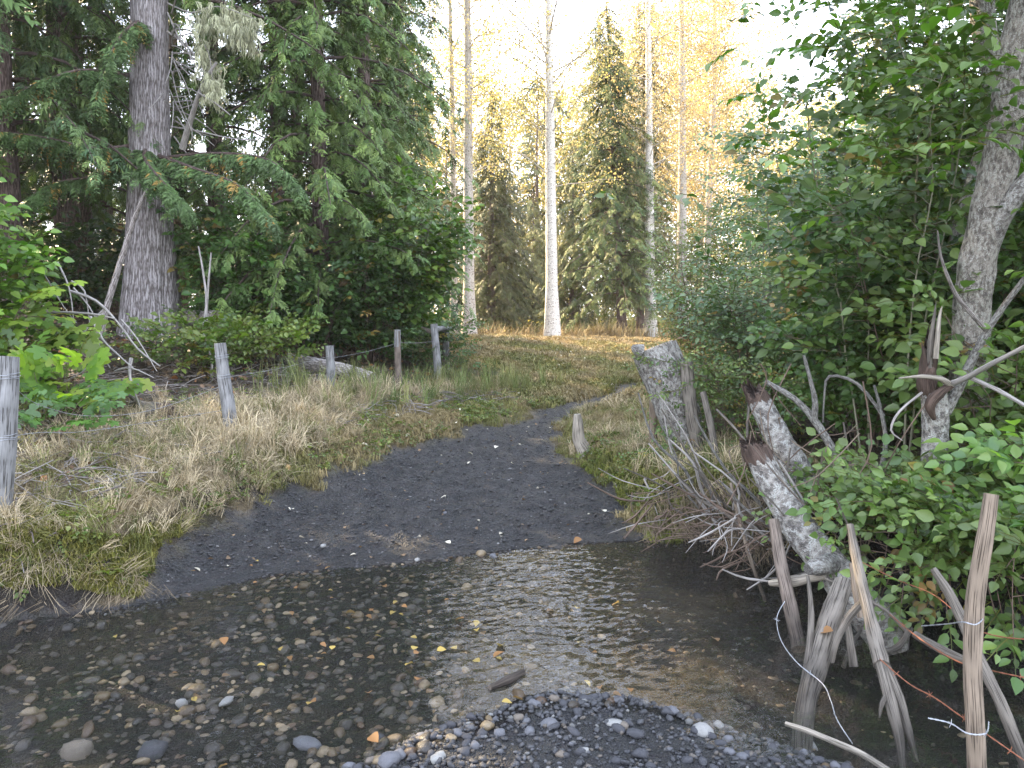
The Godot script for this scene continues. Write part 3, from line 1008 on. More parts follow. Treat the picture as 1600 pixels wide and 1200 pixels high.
func build_water() -> void:
	var s := Shape.new()
	var xs := []
	var ds := []
	var x := -14.0
	while x < 14.0:
		xs.append(x)
		x += 0.025 if absf(x) < 3.2 else 0.2
	var d := -3.0
	while d < 6.3:
		ds.append(d)
		d += 0.025 if d > 1.9 else 0.2
	var wave := func(px: float, pd: float) -> float:
		var c := smoothstep(1.35, 0.3, Vector2((px - 0.2) * 1.0, (pd - 4.5) * 1.1).length())
		var amp := 0.0006 + 0.002 * c + 0.0012 * smoothstep(2.2, 0.6, Vector2(px + 0.5, pd - 4.2).length())
		var u := px + pd * 0.45 + 0.15 * fn.get_noise_2d(px * 60.0, pd * 60.0)
		return amp * (1.3 * fn.get_noise_2d(u * 460.0, pd * 900.0) + 1.2 * fn.get_noise_2d((px - 0.5 * pd) * 800.0 + 50.0, pd * 1500.0) + 0.16 * sin(pd * 48.0 + px * 11.0 + 9.0 * fn.get_noise_2d(px * 120.0, pd * 120.0)))
	var row := []
	for j in ds.size():
		var now := []
		for i in xs.size():
			var h: float = (wave as Callable).call(xs[i], ds[j])
			var hx: float = (wave as Callable).call(xs[i] + 0.012, ds[j])
			var hd: float = (wave as Callable).call(xs[i], ds[j] + 0.012)
			now.append(s.vert(Vector3(xs[i], h, -ds[j]), Vector3(-(hx - h) / 0.012, 1.0, (hd - h) / 0.012).normalized(), Vector2(xs[i], ds[j]), Color.WHITE))
		if j:
			for i in xs.size() - 1: s.quad(row[i], row[i + 1], now[i + 1], now[i])
		row = now
	part(self, "water", s.mesh(), M.water, "structure")


func build_background() -> void:
	var leaf3 := cluster_mesh(20, 0.45, 0.062, 21)
	var leaf_far := cluster_mesh(26, 0.75, 0.15, 22)
	var needle := frond_mesh(0.5, 8, 0.018, 0.3, 31)
	var needle_far := frond_mesh(0.8, 7, 0.035, 0.3, 32, false)
	var gold := [Color(0.42, 0.37, 0.19), Color(0.36, 0.35, 0.17)]
	var pale := [Color(0.46, 0.4, 0.25), Color(0.4, 0.31, 0.18)]
	# aspens standing round the meadow
	broadleaf("aspen_tree", "tall white-barked aspen standing alone at the sunny far edge of the meadow", Vector3(1.229, 0.725, -24.000), {"h": 19.0, "r": 0.19, "lean": Vector3(-0.25, 0, 0), "crown_from": 4.6, "reach": 3.2, "n": 80, "size": 1.0, "c0": gold[0], "c1": gold[1], "mesh": leaf3, "bark": M.aspen_bark, "per": 7.0, "wave": 0.006, "limb": M.old_aspen}, 101)
	broadleaf("aspen_tree", "slender pale aspen rising behind the leaning cut stump, thin dead branch at its side", Vector3(4.757, 0.944, -27.000), {"h": 17.0, "r": 0.185, "lean": Vector3(-0.35, 0, 0), "crown_from": 5.0, "reach": 2.8, "n": 70, "size": 1.0, "c0": pale[0], "c1": pale[1], "mesh": leaf3, "bark": M.aspen_bark, "per": 6.0, "wave": 0.007, "limb": M.old_aspen}, 102)
	broadleaf("aspen_tree", "hazy grey aspen with orange-tinted leaves behind the thicket, beside the slender pale aspen", Vector3(6.911, 0.823, -32.000), {"h": 19.0, "r": 0.24, "lean": Vector3(-0.3, 0, 0), "crown_from": 5.5, "reach": 3.2, "n": 60, "size": 1.1, "c0": pale[1], "c1": pale[0], "mesh": leaf3, "bark": M.old_aspen, "per": 7.0, "wave": 0.01}, 103)
	broadleaf("aspen_tree", "aspen with dense orange-yellow leaves, right of all the others, over the alder thicket", Vector3(8.525, 0.750, -35.000), {"h": 21.0, "r": 0.2, "lean": Vector3(0.4, 0, 0), "crown_from": 4.5, "reach": 4.3, "n": 120, "size": 1.2, "c0": Color(0.44, 0.34, 0.2), "c1": Color(0.42, 0.37, 0.22), "mesh": leaf3, "bark": M.old_aspen, "per": 8.0}, 104)
	broadleaf("poplar_tree", "thick grey poplar trunk at the meadow corner behind the fence brace", Vector3(-1.305, 1.056, -24.000), {"h": 18.0, "r": 0.185, "lean": Vector3(-0.05, 0, 0), "crown_from": 5.0, "reach": 3.0, "n": 60, "size": 1.0, "c0": gold[1], "c1": gold[0], "mesh": leaf3, "bark": M.old_aspen, "per": 5.0, "wave": 0.008, "limb": M.old_aspen}, 105)
	broadleaf("poplar_tree", "thinner grey poplar trunk left of its thick twin behind the fence brace", Vector3(-1.900, 1.032, -26.000), {"h": 17.0, "r": 0.13, "lean": Vector3(-0.1, 0, 0), "crown_from": 5.0, "reach": 2.8, "n": 56, "size": 1.0, "c0": gold[0], "c1": gold[1], "mesh": leaf3, "bark": M.old_aspen, "per": 5.0, "wave": 0.008, "limb": M.old_aspen}, 106)
	# spruces between them
	conifer("spruce_tree", "broad pointed spruce right of the white aspen, bare brown trunk foot showing", Vector3(3.794, 0.835, -27.000), {"h": 11.4, "r": 0.17, "crown_from": 1.5, "reach": 2.6, "n": 230, "rise": 0.12, "droop": 0.55, "size": 0.95, "c0": Color(0.06, 0.1, 0.035), "c1": Color(0.15, 0.165, 0.05), "see": 12.0, "frond": needle, "step": 0.13, "taper": 0.85, "bias": 0.85, "lean": Vector3(-0.7, 0, 0)}, 111)
	conifer("spruce_tree", "slim dark spruce against the spruce with the bare trunk foot, nearer the pale aspen", Vector3(5.036, 0.722, -31.000), {"h": 13.5, "r": 0.16, "crown_from": 1.6, "reach": 2.0, "n": 170, "rise": 0.1, "droop": 0.5, "size": 1.05, "c0": Color(0.08, 0.09, 0.04), "c1": Color(0.16, 0.145, 0.06), "see": 14.0, "frond": needle, "step": 0.17}, 112)
	conifer("spruce_tree", "dark two-toned spruce left of the meadow gap, nearest the grey poplars", Vector3(-0.779, 0.920, -30.000), {"h": 9.4, "r": 0.19, "crown_from": 0.9, "reach": 1.8, "n": 170, "rise": 0.1, "droop": 0.5, "size": 1.05, "c0": Color(0.06, 0.075, 0.022), "c1": Color(0.1, 0.1, 0.03), "see": 11.0, "frond": needle, "step": 0.15}, 113)
	conifer("spruce_tree", "small dark spruce with a thin bare trunk just left of the meadow gap", Vector3(-0.295, 0.852, -33.000), {"h": 7.6, "r": 0.13, "crown_from": 1.0, "reach": 1.6, "n": 140, "rise": 0.1, "droop": 0.5, "size": 1.1, "c0": Color(0.05, 0.065, 0.02), "c1": Color(0.09, 0.09, 0.03), "see": 11.0, "frond": needle, "step": 0.17}, 114)
	conifer("spruce_tree", "low light-green young spruce in the meadow gap left of the white aspen", Vector3(0.987, 0.739, -38.000), {"h": 7.0, "r": 0.12, "crown_from": 0.3, "reach": 2.0, "n": 130, "rise": 0.1, "droop": 0.45, "size": 1.2, "c0": Color(0.14, 0.15, 0.05), "c1": Color(0.2, 0.19, 0.07), "see": 11.0, "frond": needle, "step": 0.2}, 115)
	conifer("spruce_tree", "young spruce standing behind the foot of the white aspen", Vector3(2.567, 0.830, -34.000), {"h": 9.0, "r": 0.13, "crown_from": 0.5, "reach": 2.0, "n": 150, "rise": 0.1, "droop": 0.5, "size": 1.15, "c0": Color(0.08, 0.1, 0.03), "c1": Color(0.14, 0.14, 0.04), "see": 11.0, "frond": needle, "step": 0.17}, 116)
	# far trees in the sun
	rng.seed = 77
	var spots := []
	for k in 16: spots.append([620 + k * 52 + rng.randf_range(-22, 22), rng.randf_range(44, 66), rng.randf_range(13, 22), k])
	for p in spots:
		var pos := Vector3((p[0] - 800.0) / 1230.0 * p[1], 0, -p[1])
		var o := {"h": p[2], "r": 0.16, "crown_from": 1.5, "reach": 3.0, "n": 60, "size": 1.2, "c0": Color(0.45, 0.39, 0.2), "c1": Color(0.36, 0.36, 0.16), "mesh": leaf_far, "bark": M.old_aspen, "per": 4.0}
		broadleaf("far_tree", "sunlit yellow-green tree far beyond the meadow", pos, o, 300 + int(p[3]), "far trees beyond the meadow")
	for k in 9:
		var dd := rng.randf_range(38, 60)
		var px := -0.46 * dd + k * 0.062 * dd + rng.randf_range(-0.6, 0.6)
		conifer("far_conifer", "dark conifer far back in the woods behind the fence", Vector3(px, 0, -dd), {"h": rng.randf_range(12, 18), "r": 0.17, "crown_from": 2.2, "reach": 2.2, "n": 50, "rise": 0.1, "droop": 0.5, "size": 1.3, "c0": Color(0.05, 0.06, 0.025), "c1": Color(0.1, 0.1, 0.035), "see": 0.0, "frond": needle_far, "step": 0.2}, 330 + k, "far conifers behind the fence")
	for k in 7:
		var dd := rng.randf_range(18, 40)
		var px := 0.33 * dd + k * 0.05 * dd + rng.randf_range(-0.6, 0.6)
		broadleaf("far_alder", "leafy green tree standing back behind the alder thicket", Vector3(px, 0, -dd), {"h": rng.randf_range(5, 7), "r": 0.09, "crown_from": 1.0, "reach": 2.4, "n": 60, "size": 1.0, "c0": Color(0.1, 0.15, 0.05), "c1": Color(0.2, 0.2, 0.07), "mesh": leaf3, "bark": M.old_aspen, "per": 7.0, "leaf": M.leaf}, 350 + k, "trees behind the alder thicket")
	# sunny brush and tall dry weeds under the far trees
	var brush := Swarm.new()
	for k in 7000:
		var dd := rng.randf_range(31, 80)
		var px := rng.randf_range(-0.75, 0.75) * dd
		var t := Transform3D(Basis.from_euler(Vector3(0, rng.randf() * TAU, 0)).scaled(Vector3.ONE * rng.randf_range(0.6, 1.4)), Vector3(px, 0, -dd))
		t.origin.y = ground(px, -dd) + rng.randf() * rng.randf() * (4.5 if dd > 46.0 else 1.3)
		brush.add(t, tint(Color(0.3, 0.27, 0.11), Color(0.12, 0.15, 0.05)))
	var b := thing("undergrowth", "", "")
	tag(b, "sunny yellow-green brush under the far trees", "brush", "", "stuff")
	swarm(b, "leaves", brush, leaf_far, M.gold_leaf)
	var weeds := Swarm.new()
	var stalk := tuft_mesh(14, 0.9, 0.006, 0.35, 0.18, 41, Color(0.7, 0.6, 0.5), Color(1.2, 1.1, 0.9))
	for k in 1500:
		var dd := 25.2 + 9.0 * pow(rng.randf(), 1.6)
		var px := rng.randf_range(-0.2, 0.3) * dd
		if rng.randf() > 0.35 + 1.2 * fn.get_noise_2d(px * 40.0, dd * 40.0) + 0.3: continue
		var t := Transform3D(Basis.from_euler(Vector3(0, rng.randf() * TAU, 0)).scaled(Vector3(1, rng.randf_range(0.3, 0.85), 1)), Vector3(px, ground(px, -dd), -dd))
		weeds.add(t, tint(Color(0.22, 0.18, 0.11), Color(0.34, 0.3, 0.19)))
	var w := thing("tall_weeds", "", "")
	tag(w, "brown dry weeds along the far edge of the meadow", "weeds", "", "stuff")
	swarm(w, "stalks", weeds, stalk, M.grass)


func build_conifers() -> void:
	var cedar := frond_mesh(0.3, 7, 0.0125, 0.35, 51)
	var hemlock := frond_mesh(0.27, 7, 0.0105, 0.4, 52)
	var hanging := frond_mesh(0.33, 7, 0.012, 0.55, 53)
	var g0 := Color(0.068, 0.12, 0.034)
	var g1 := Color(0.14, 0.195, 0.052)
	# the big trunk on the near edge of the wood
	var big := conifer("old_conifer", "huge furrowed grey-barked conifer on the bank behind the fence, dead branches up its side", Vector3(-5.037, 1.351, -11.000), {"h": 26.0, "r": 0.275, "flare": 0.65, "flare_rate": 0.8, "lean": Vector3(0.9, 0, 0), "crown_from": 4.6, "reach": 2.7, "n": 90, "rise": 0.05, "droop": 0.5, "size": 1.0, "c0": g0, "c1": g1, "see": 6.3, "frond": hanging, "step": 0.06, "bark": M.fir_bark, "hang0": 0.3, "hang1": 1.1}, 201)
	# low boughs that hang in front of its trunk
	rng.seed = 8
	for bough in [[Vector3(-4.977, 3.888, -11.000), Vector3(-4.149, 3.568, -10.400), Vector3(-3.421, 3.273, -10.000), Vector3(-2.910, 2.760, -9.800)], [Vector3(-5.122, 3.991, -11.000), Vector3(-5.383, 3.812, -10.400), Vector3(-5.807, 3.860, -10.000), Vector3(-6.232, 3.891, -9.800)], [Vector3(-4.973, 4.000, -11.000), Vector3(-4.804, 3.702, -10.500), Vector3(-4.398, 3.329, -10.100), Vector3(-4.045, 2.983, -9.900)], [Vector3(-4.946, 5.651, -11.000), Vector3(-4.957, 5.347, -10.500), Vector3(-4.971, 4.825, -10.000), Vector3(-5.049, 4.232, -9.800)], [Vector3(-4.911, 3.785, -11.000), Vector3(-3.969, 3.789, -10.600), Vector3(-3.120, 3.646, -10.300), Vector3(-2.692, 3.226, -10.200)], [Vector3(-5.088, 4.894, -11.000), Vector3(-5.452, 4.763, -10.300), Vector3(-5.796, 4.488, -9.900), Vector3(-6.151, 4.206, -9.700)], [Vector3(-5.130, 3.785, -11.000), Vector3(-5.502, 3.498, -10.600), Vector3(-5.843, 3.364, -10.300), Vector3(-6.063, 3.131, -10.100)]]:
		var pts := spline(bough, 6)
		var sw := Swarm.new()
		var wood := Shape.new()
		wood.off = big.position
		tube(wood, pts, spread([0.035, 0.025, 0.015, 0.006], 6), {"sides": 6, "cap": []})
		var bb := part(big, "bough", wood.mesh(), M.dark_bark)
		for k in 270:
			var f := 0.12 + 0.88 * rng.randf()
			var i0 := mini(int(f * 18.0), 17)
			var p: Vector3 = pts[i0].lerp(pts[i0 + 1], f * 18.0 - i0)
			var dir: Vector3 = (pts[i0 + 1] - pts[i0]).normalized().rotated(Vector3.UP, deg_to_rad(rng.randf_range(-80, 80)))
			dir.y = -rng.randf_range(0.25, 1.1)
			var tr := upright(dir, Vector3(rng.randf_range(-0.5, 0.5), 1, rng.randf_range(-0.2, 0.8)), rng.randf_range(0.6, 1.15) * (1.0 - 0.3 * f))
			tr.origin = p - big.position
			sw.add(tr, tint(g0, Color(0.085, 0.13, 0.05)) if rng.randf() < 0.93 else Color(0.3, 0.19, 0.05))
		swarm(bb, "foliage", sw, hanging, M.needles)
	# bare dead branches on the trunk
	for q in [[[Vector3(-4.388, 3.876, -10.700), Vector3(-4.167, 4.258, -10.500), Vector3(-3.928, 4.605, -10.300), Vector3(-3.720, 4.827, -10.200)], 0.05], [[Vector3(-4.658, 5.483, -11.000), Vector3(-4.260, 5.180, -10.600), Vector3(-3.923, 4.763, -10.300), Vector3(-3.969, 4.615, -10.200)], 0.016], [[Vector3(-4.649, 5.734, -11.000), Vector3(-4.341, 5.261, -10.600), Vector3(-4.064, 4.921, -10.300), Vector3(-3.974, 4.668, -10.300)], 0.014], [[Vector3(-4.608, 4.207, -10.900), Vector3(-4.090, 4.054, -10.500), Vector3(-3.570, 3.897, -10.200), Vector3(-3.167, 3.828, -10.000)], 0.014], [[Vector3(-4.661, 4.626, -10.800), Vector3(-4.619, 4.437, -10.500), Vector3(-4.686, 4.297, -10.400)], 0.014], [[Vector3(-3.997, 4.486, -10.300), Vector3(-3.723, 4.313, -10.100), Vector3(-3.492, 4.131, -10.000)], 0.014], [[Vector3(-4.659, 4.725, -11.000), Vector3(-4.293, 4.201, -10.600), Vector3(-3.971, 3.950, -10.400), Vector3(-3.813, 3.823, -10.300)], 0.009], [[Vector3(-4.618, 5.147, -11.000), Vector3(-4.277, 4.693, -10.600), Vector3(-4.108, 4.313, -10.400)], 0.01], [[Vector3(-4.624, 4.978, -11.000), Vector3(-4.369, 4.447, -10.600), Vector3(-4.134, 4.031, -10.400), Vector3(-4.133, 3.823, -10.300)], 0.008], [[Vector3(-4.445, 5.901, -11.000), Vector3(-4.170, 5.382, -10.600), Vector3(-3.858, 5.000, -10.300), Vector3(-3.775, 4.615, -10.200)], 0.01], [[Vector3(-4.645, 5.859, -11.000), Vector3(-4.164, 5.584, -10.600), Vector3(-3.720, 5.549, -10.300), Vector3(-3.176, 5.319, -10.100)], 0.014]]:
		var rr := []
		for k in q[0].size(): rr.append(q[1] * (1.0 - 0.65 * k / (q[0].size() - 1)))
		limb(big, "dead_branch", q[0], rr, M.dead_twig, {"sides": 6})
	# twiggy dead sprays beside the trunk
	for k in 26:
		var st: Vector3 = (Vector3(-4.555, 5.697, -10.900)).lerp(Vector3(-4.578, 4.063, -10.900), rng.randf())
		var en := st + Vector3(rng.randf_range(0.2, 0.75), rng.randf_range(-0.75, 0.1), rng.randf_range(0.1, 0.8))
		limb(big, "dead_branch", [st, st.lerp(en, 0.5) + Vector3(0, 0.05, 0) + Vector3(rng.randfn(), rng.randfn(), rng.randfn()) * 0.05, en], [0.012, 0.008, 0.003], M.dead_twig, {"sides": 5})
	# beard lichen hanging on the dead branches
	var beard := thing("beard_lichen", "", "", Vector3(-3.732, 5.158, -10.300))
	tag(beard, "pale grey-green beard lichen hanging from dead branches beside the huge trunk", "lichen", "", "stuff")
	var strands := Swarm.new()
	rng.seed = 61
	var st_s := Shape.new()
	for k in 9:
		var a := rng.randf() * TAU
		var o := Vector3(cos(a), 0, sin(a)) * 0.02
		var l := rng.randf_range(0.06, 0.17)
		st_s.ribbon([o, o * 2.2 + Vector3(rng.randfn() * 0.01, -l * 0.5, rng.randfn() * 0.01), o * 1.4 + Vector3(rng.randfn() * 0.015, -l, rng.randfn() * 0.01)], [0.004, 0.005, 0.0], Vector3(sin(a), 0.1, cos(a)), Color(0.9, 0.9, 0.9), Color(1.15, 1.15, 1.05))
	var strand := st_s.mesh()
	for zone in [[Vector3(-4.080, 5.666, -10.400), Vector3(-3.207, 5.356, -10.200), 0.34, 110], [Vector3(-3.923, 4.763, -10.300), Vector3(-3.667, 4.717, -10.200), 0.35, 80], [Vector3(-3.713, 5.666, -10.400), Vector3(-3.245, 5.434, -10.200), 0.5, 80], [Vector3(-4.008, 5.351, -10.400), Vector3(-3.819, 4.961, -10.300), 0.3, 40]]:
		for k in int(zone[3]):
			var p: Vector3 = zone[0].lerp(zone[1], rng.randf()) + Vector3(rng.randfn() * 0.05, -rng.randf() * zone[2], rng.randfn() * 0.1)
			strands.add(Transform3D(Basis.from_euler(Vector3(rng.randfn() * 0.2, rng.randf() * TAU, rng.randfn() * 0.2)).scaled(Vector3.ONE * rng.randf_range(0.6, 1.3)), p - beard.position), Color(1, 1, 1) * rng.randf_range(0.6, 1.3))
	swarm(beard, "strands", strands, strand, M.lichen)
	stick("dead_sapling", "thin pale dead trunk leaning against the huge furrowed conifer", "dead tree", [Vector3(-4.642, 3.364, -10.300), Vector3(-4.832, 2.951, -10.250), Vector3(-4.955, 2.540, -10.200), Vector3(-5.060, 2.171, -10.150), Vector3(-5.203, 1.665, -10.100), Vector3(-5.295, 1.232, -10.100)], [0.024, 0.032, 0.036, 0.04, 0.044, 0.047], M.grey_bark, {"part": "trunk"})
	# the stand behind and beside it
	var rows := [
		["conifer with a thin reddish trunk right of the huge trunk, foliage only above", Vector3(-3.914, 1.383, -13.400), 19.0, 0.11, 3.6, 2.0, 110, 6.8, cedar, 0],
		["dark cedar with long hanging sprays over the fallen log", Vector3(-2.944, 1.401, -12.300), 17.0, 0.14, 1.1, 2.4, 190, 6.6, cedar, 1],
		["dense hemlock behind the fence posts, midway along the wood's edge", Vector3(-2.611, 1.369, -14.300), 18.0, 0.16, 1.6, 2.0, 200, 7.4, hemlock, 2],
		["tall cedar at the wood's far corner beside the grey poplars", Vector3(-2.303, 1.333, -16.500), 20.0, 0.17, 1.4, 1.5, 220, 8.6, hemlock, 3],
		["conifer standing behind the dead branches of the huge trunk", Vector3(-6.090, 1.400, -16.500), 20.0, 0.2, 1.6, 2.6, 130, 8.4, hanging, 4],
		["conifer deep in shade left of the huge trunk", Vector3(-7.556, 1.436, -13.500), 19.0, 0.18, 2.2, 2.7, 150, 7.4, hanging, 5],
		["cedar at the left edge of the view with yellowing sprays", Vector3(-6.831, 1.513, -10.800), 18.0, 0.2, 2.6, 2.4, 150, 6.2, hanging, 6],
		["dark conifer far inside the wood behind the leaning trunk", Vector3(-9.632, 1.370, -19.000), 19.0, 0.17, 1.2, 2.4, 114, 9.0, hemlock, 7],
		["dark conifer far inside the wood behind the thin reddish trunk", Vector3(-5.086, 1.370, -19.000), 20.0, 0.17, 1.2, 2.5, 133, 9.0, hemlock, 8],
		["dark conifer far inside the wood behind the dense hemlock", Vector3(-3.650, 1.357, -20.000), 20.0, 0.2, 1.2, 2.3, 152, 9.5, cedar, 9],
		["conifer half hidden behind the tall corner cedar", Vector3(-3.401, 1.339, -21.500), 20.0, 0.2, 1.2, 2.2, 133, 10.0, hemlock, 10],
		["conifer at the back of the wood behind the huge trunk", Vector3(-9.187, 1.422, -22.000), 21.0, 0.2, 1.2, 2.6, 114, 9.0, hemlock, 11],
		["conifer at the back of the wood, leftmost in view", Vector3(-11.555, 1.446, -19.000), 21.0, 0.2, 1.2, 2.6, 114, 9.0, cedar, 12]]
	for r in rows:
		conifer("conifer_tree", r[0], r[1], {"h": r[2], "r": r[3], "crown_from": r[4], "reach": r[5], "n": r[6], "rise": 0.2, "droop": 0.62, "size": 1.0 if r[1].z > -16.0 else 1.5, "c0": g0 if int(r[9]) % 3 else Color(0.06, 0.115, 0.05), "c1": g1 if int(r[9]) % 2 else Color(0.13, 0.18, 0.055), "see": r[7], "frond": r[8], "step": 0.046 if r[1].z > -16.0 else 0.1, "hang0": 0.3, "hang1": 1.2, "taper": 0.7}, 210 + int(r[9]))
	rng.seed = 233
	for k in 14:
		var dd := 23.0 + k * 0.95
		var px := dd * rng.randf_range(-0.62, -0.2)
		if k % 2 == 0: px = dd * (-0.6 + 0.028 * k)
		conifer("young_conifer", "young conifer in the half shade deep in the wood behind the fence", Vector3(px, 0, -dd), {"h": rng.randf_range(5.0, 7.5), "r": 0.08, "crown_from": 0.3, "reach": 2.1, "n": 70, "rise": 0.15, "droop": 0.6, "size": 1.7, "c0": g0, "c1": Color(0.14, 0.16, 0.05), "see": 9.0, "frond": hemlock, "step": 0.16}, 260 + k, "young conifers deep in the wood")
	# the wood goes on beyond the edge of the photograph
	for p in [Vector3(-8.7, 0, -10.2), Vector3(-8.3, 0, -8.2), Vector3(-10.5, 0, -11.5), Vector3(-12.5, 0, -10.5), Vector3(-11.5, 0, -15.5), Vector3(-8.7, 0, -16.2), Vector3(-16.5, 0, -16), Vector3(-11, 0, -20), Vector3(-11, 0, -8.5), Vector3(-9.5, 0, -5.0), Vector3(-13, 0, -13), Vector3(-15, 0, -8), Vector3(-14, 0, -18), Vector3(-18, 0, -13)]:
		conifer("conifer_tree", "conifer in the wood past the left edge of the view", p, {"h": 19.0, "r": 0.2, "crown_from": 1.0, "reach": 2.9, "n": 90, "rise": 0.15, "droop": 0.7, "size": 1.6, "c0": g0, "c1": g1, "see": 4.0, "frond": cedar, "step": 0.16}, 240 + int(p.x * 3.0), "wood past the view")


func build_thicket() -> void:
	var alder := [sprig_mesh(0.26, 6, 0.088, 0.66, 71), sprig_mesh(0.22, 5, 0.1, 0.68, 72), sprig_mesh(0.3, 8, 0.072, 0.62, 73)]
	var small := [sprig_mesh(0.24, 8, 0.05, 0.6, 74), sprig_mesh(0.2, 7, 0.056, 0.62, 75)]
	rng.seed = 79
	var one := Shape.new()
	leaf_shape(one, Vector3(0.015, 0, 0), Vector3.RIGHT, Vector3.UP, 0.088, 0.058, Color.WHITE)
	var side := Vector3(-0.45, 0, 0.95)
	var g0 := Color(0.09, 0.15, 0.042)
	var g1 := Color(0.155, 0.215, 0.058)
	var b0 := Color(0.095, 0.155, 0.075)
	var b1 := Color(0.16, 0.22, 0.11)
	# the two lichened alder trunks
	var a := thing("alder_tree", "leaning alder trunk with grey lichen-spotted bark on the thicket's outer side", "tree", Vector3(3.038, 0.792, -5.200))
	var s := Shape.new()
	s.off = a.position
	var ap := [Vector3(3.038, 0.792, -5.200), Vector3(2.971, 1.352, -5.100), Vector3(2.918, 1.841, -5.000), Vector3(2.925, 2.265, -4.900), Vector3(2.945, 2.741, -4.800), Vector3(2.939, 3.223, -4.700), Vector3(3.009, 3.813, -4.600), Vector3(3.164, 4.753, -4.500), Vector3(3.360, 5.953, -4.500)]
	tube(s, spline(ap, 8), spread([0.12, 0.112, 0.107, 0.104, 0.101, 0.098, 0.09, 0.075, 0.04], 8), {"sides": 26, "lump": 0.16, "freq": 500.0, "size": 0.42, "cap": []})
	part(a, "trunk", s.mesh(), M.alder_bark)
	limb(a, "branch", [Vector3(2.933, 1.997, -4.950), Vector3(2.979, 2.290, -4.800), Vector3(3.145, 2.570, -4.700), Vector3(3.273, 2.977, -4.600)], [0.07, 0.06, 0.05, 0.03], M.lichen_bark, {"sides": 10})
	limb(a, "branch", [Vector3(2.947, 2.926, -4.800), Vector3(3.308, 3.327, -5.000), Vector3(3.578, 3.978, -5.100)], [0.06, 0.045, 0.03], M.lichen_bark, {"sides": 10})
	var cr := Swarm.new()
	rng.seed = 80
	for k in 900:
		var f := rng.randf()
		var p: Vector3 = ap[4].lerp(ap[8], f) + Vector3(rng.randfn() * 0.75, rng.randfn() * 0.5, rng.randfn() * 0.75)
		var tr := upright(Vector3(rng.randfn(), rng.randf_range(-0.6, 0.3), rng.randfn()), Vector3(rng.randfn() * 0.3, 1, rng.randfn() * 0.3 + 0.2), rng.randf_range(0.8, 1.2))
		tr.origin = p - a.position
		cr.add(tr, tint(g0, g1))
	swarm(a, "crown", cr, alder[0], M.leaf)
	var a2 := thing("alder_tree", "darker crooked alder trunk half hidden in leaves behind the leaning one", "tree", Vector3(3.621, 0.569, -6.300))
	s = Shape.new()
	s.off = a2.position
	tube(s, spline([Vector3(3.621, 0.569, -6.300), Vector3(3.597, 1.500, -6.200), Vector3(3.458, 2.187, -6.100), Vector3(3.618, 2.907, -6.100), Vector3(3.641, 3.427, -6.100), Vector3(3.524, 3.846, -6.100), Vector3(3.515, 4.535, -6.100), Vector3(3.547, 5.787, -6.100)], 6), spread([0.12, 0.11, 0.1, 0.095, 0.09, 0.085, 0.07, 0.04], 6), {"sides": 16, "lump": 0.14, "freq": 500.0, "size": 0.4, "cap": []})
	part(a2, "trunk", s.mesh(), M.alder_bark)
	# the bushes themselves
	shrub("alder_bush", "slender alder sprouts with large leaves standing just in front of the tall alder bush", Vector3(2.770, 0.404, -5.600), {"h": 3.4, "spread": 0.5, "stems": 5, "twigs": 6.0, "size": 1.2, "c0": g0, "c1": g1, "sprigs": alder, "face": side, "from": 0.3, "thick": 0.01, "bark": M.shoot}, 419)
	shrub("alder_bush", "tall alder bush with big fresh leaves reaching the top of the view", Vector3(3.688, 0.356, -6.900), {"h": 6.2, "spread": 1.15, "stems": 12, "twigs": 7.0, "size": 1.3, "c0": g0, "c1": g1, "sprigs": alder, "face": side, "lean": Vector3(-0.25, 0, 0.2), "thick": 0.014, "bark": M.shoot}, 401)
	shrub("alder_bush", "alder bush with dark leaves sloping down towards the meadow", Vector3(3.235, 0.466, -7.300), {"h": 4.3, "spread": 1.0, "stems": 11, "twigs": 7.0, "size": 1.15, "c0": Color(0.085, 0.145, 0.042), "c1": Color(0.14, 0.205, 0.055), "sprigs": alder, "face": side, "thick": 0.013, "bark": M.shoot}, 402)
	shrub("alder_bush", "thin-leaved bush on the outer left of the thicket, sky showing through its top", Vector3(3.180, 0.504, -9.600), {"h": 3.9, "spread": 0.9, "stems": 10, "twigs": 7.0, "size": 1.3, "c0": b0, "c1": Color(0.2, 0.26, 0.15), "sprigs": small, "face": side, "thick": 0.012, "bark": M.shoot}, 403)
	shrub("alder_bush", "broad alder bush behind the two lichened trunks", Vector3(4.979, 0.607, -7.600), {"h": 6.2, "spread": 1.7, "stems": 15, "twigs": 6.5, "size": 1.1, "c0": g0, "c1": g1, "sprigs": alder, "face": side, "thick": 0.016, "bark": M.shoot}, 404)
	shrub("leafy_bush", "grey-green small-leaved bush above the torn leaning trunks", Vector3(2.527, 0.438, -7.900), {"h": 2.2, "spread": 0.75, "stems": 18, "twigs": 12.0, "size": 1.2, "c0": b0, "c1": Color(0.2, 0.26, 0.14), "sprigs": small, "face": side, "arch": 0.3, "thick": 0.007}, 405)
	shrub("leafy_bush", "round-leaved bush between the torn trunks and the broken lichened stump", Vector3(2.857, 0.254, -6.300), {"h": 1.55, "spread": 0.75, "stems": 16, "twigs": 14.0, "size": 0.8, "c0": Color(0.06, 0.115, 0.035), "c1": Color(0.11, 0.18, 0.045), "sprigs": alder, "face": side, "arch": 0.3, "thick": 0.007}, 406)
	shrub("leafy_bush", "fresh green bush hanging over the dark water behind the front post", Vector3(3.366, 0.184, -4.500), {"h": 0.85, "spread": 0.7, "stems": 16, "twigs": 12.0, "size": 0.95, "c0": g0, "c1": g1, "sprigs": alder, "face": side, "arch": 0.55, "from": 0.3, "lean": Vector3(-0.05, -0.1, 0.35), "thick": 0.007, "solo": 300, "leaf": one.mesh(), "mats": M.near_leaf}, 407)
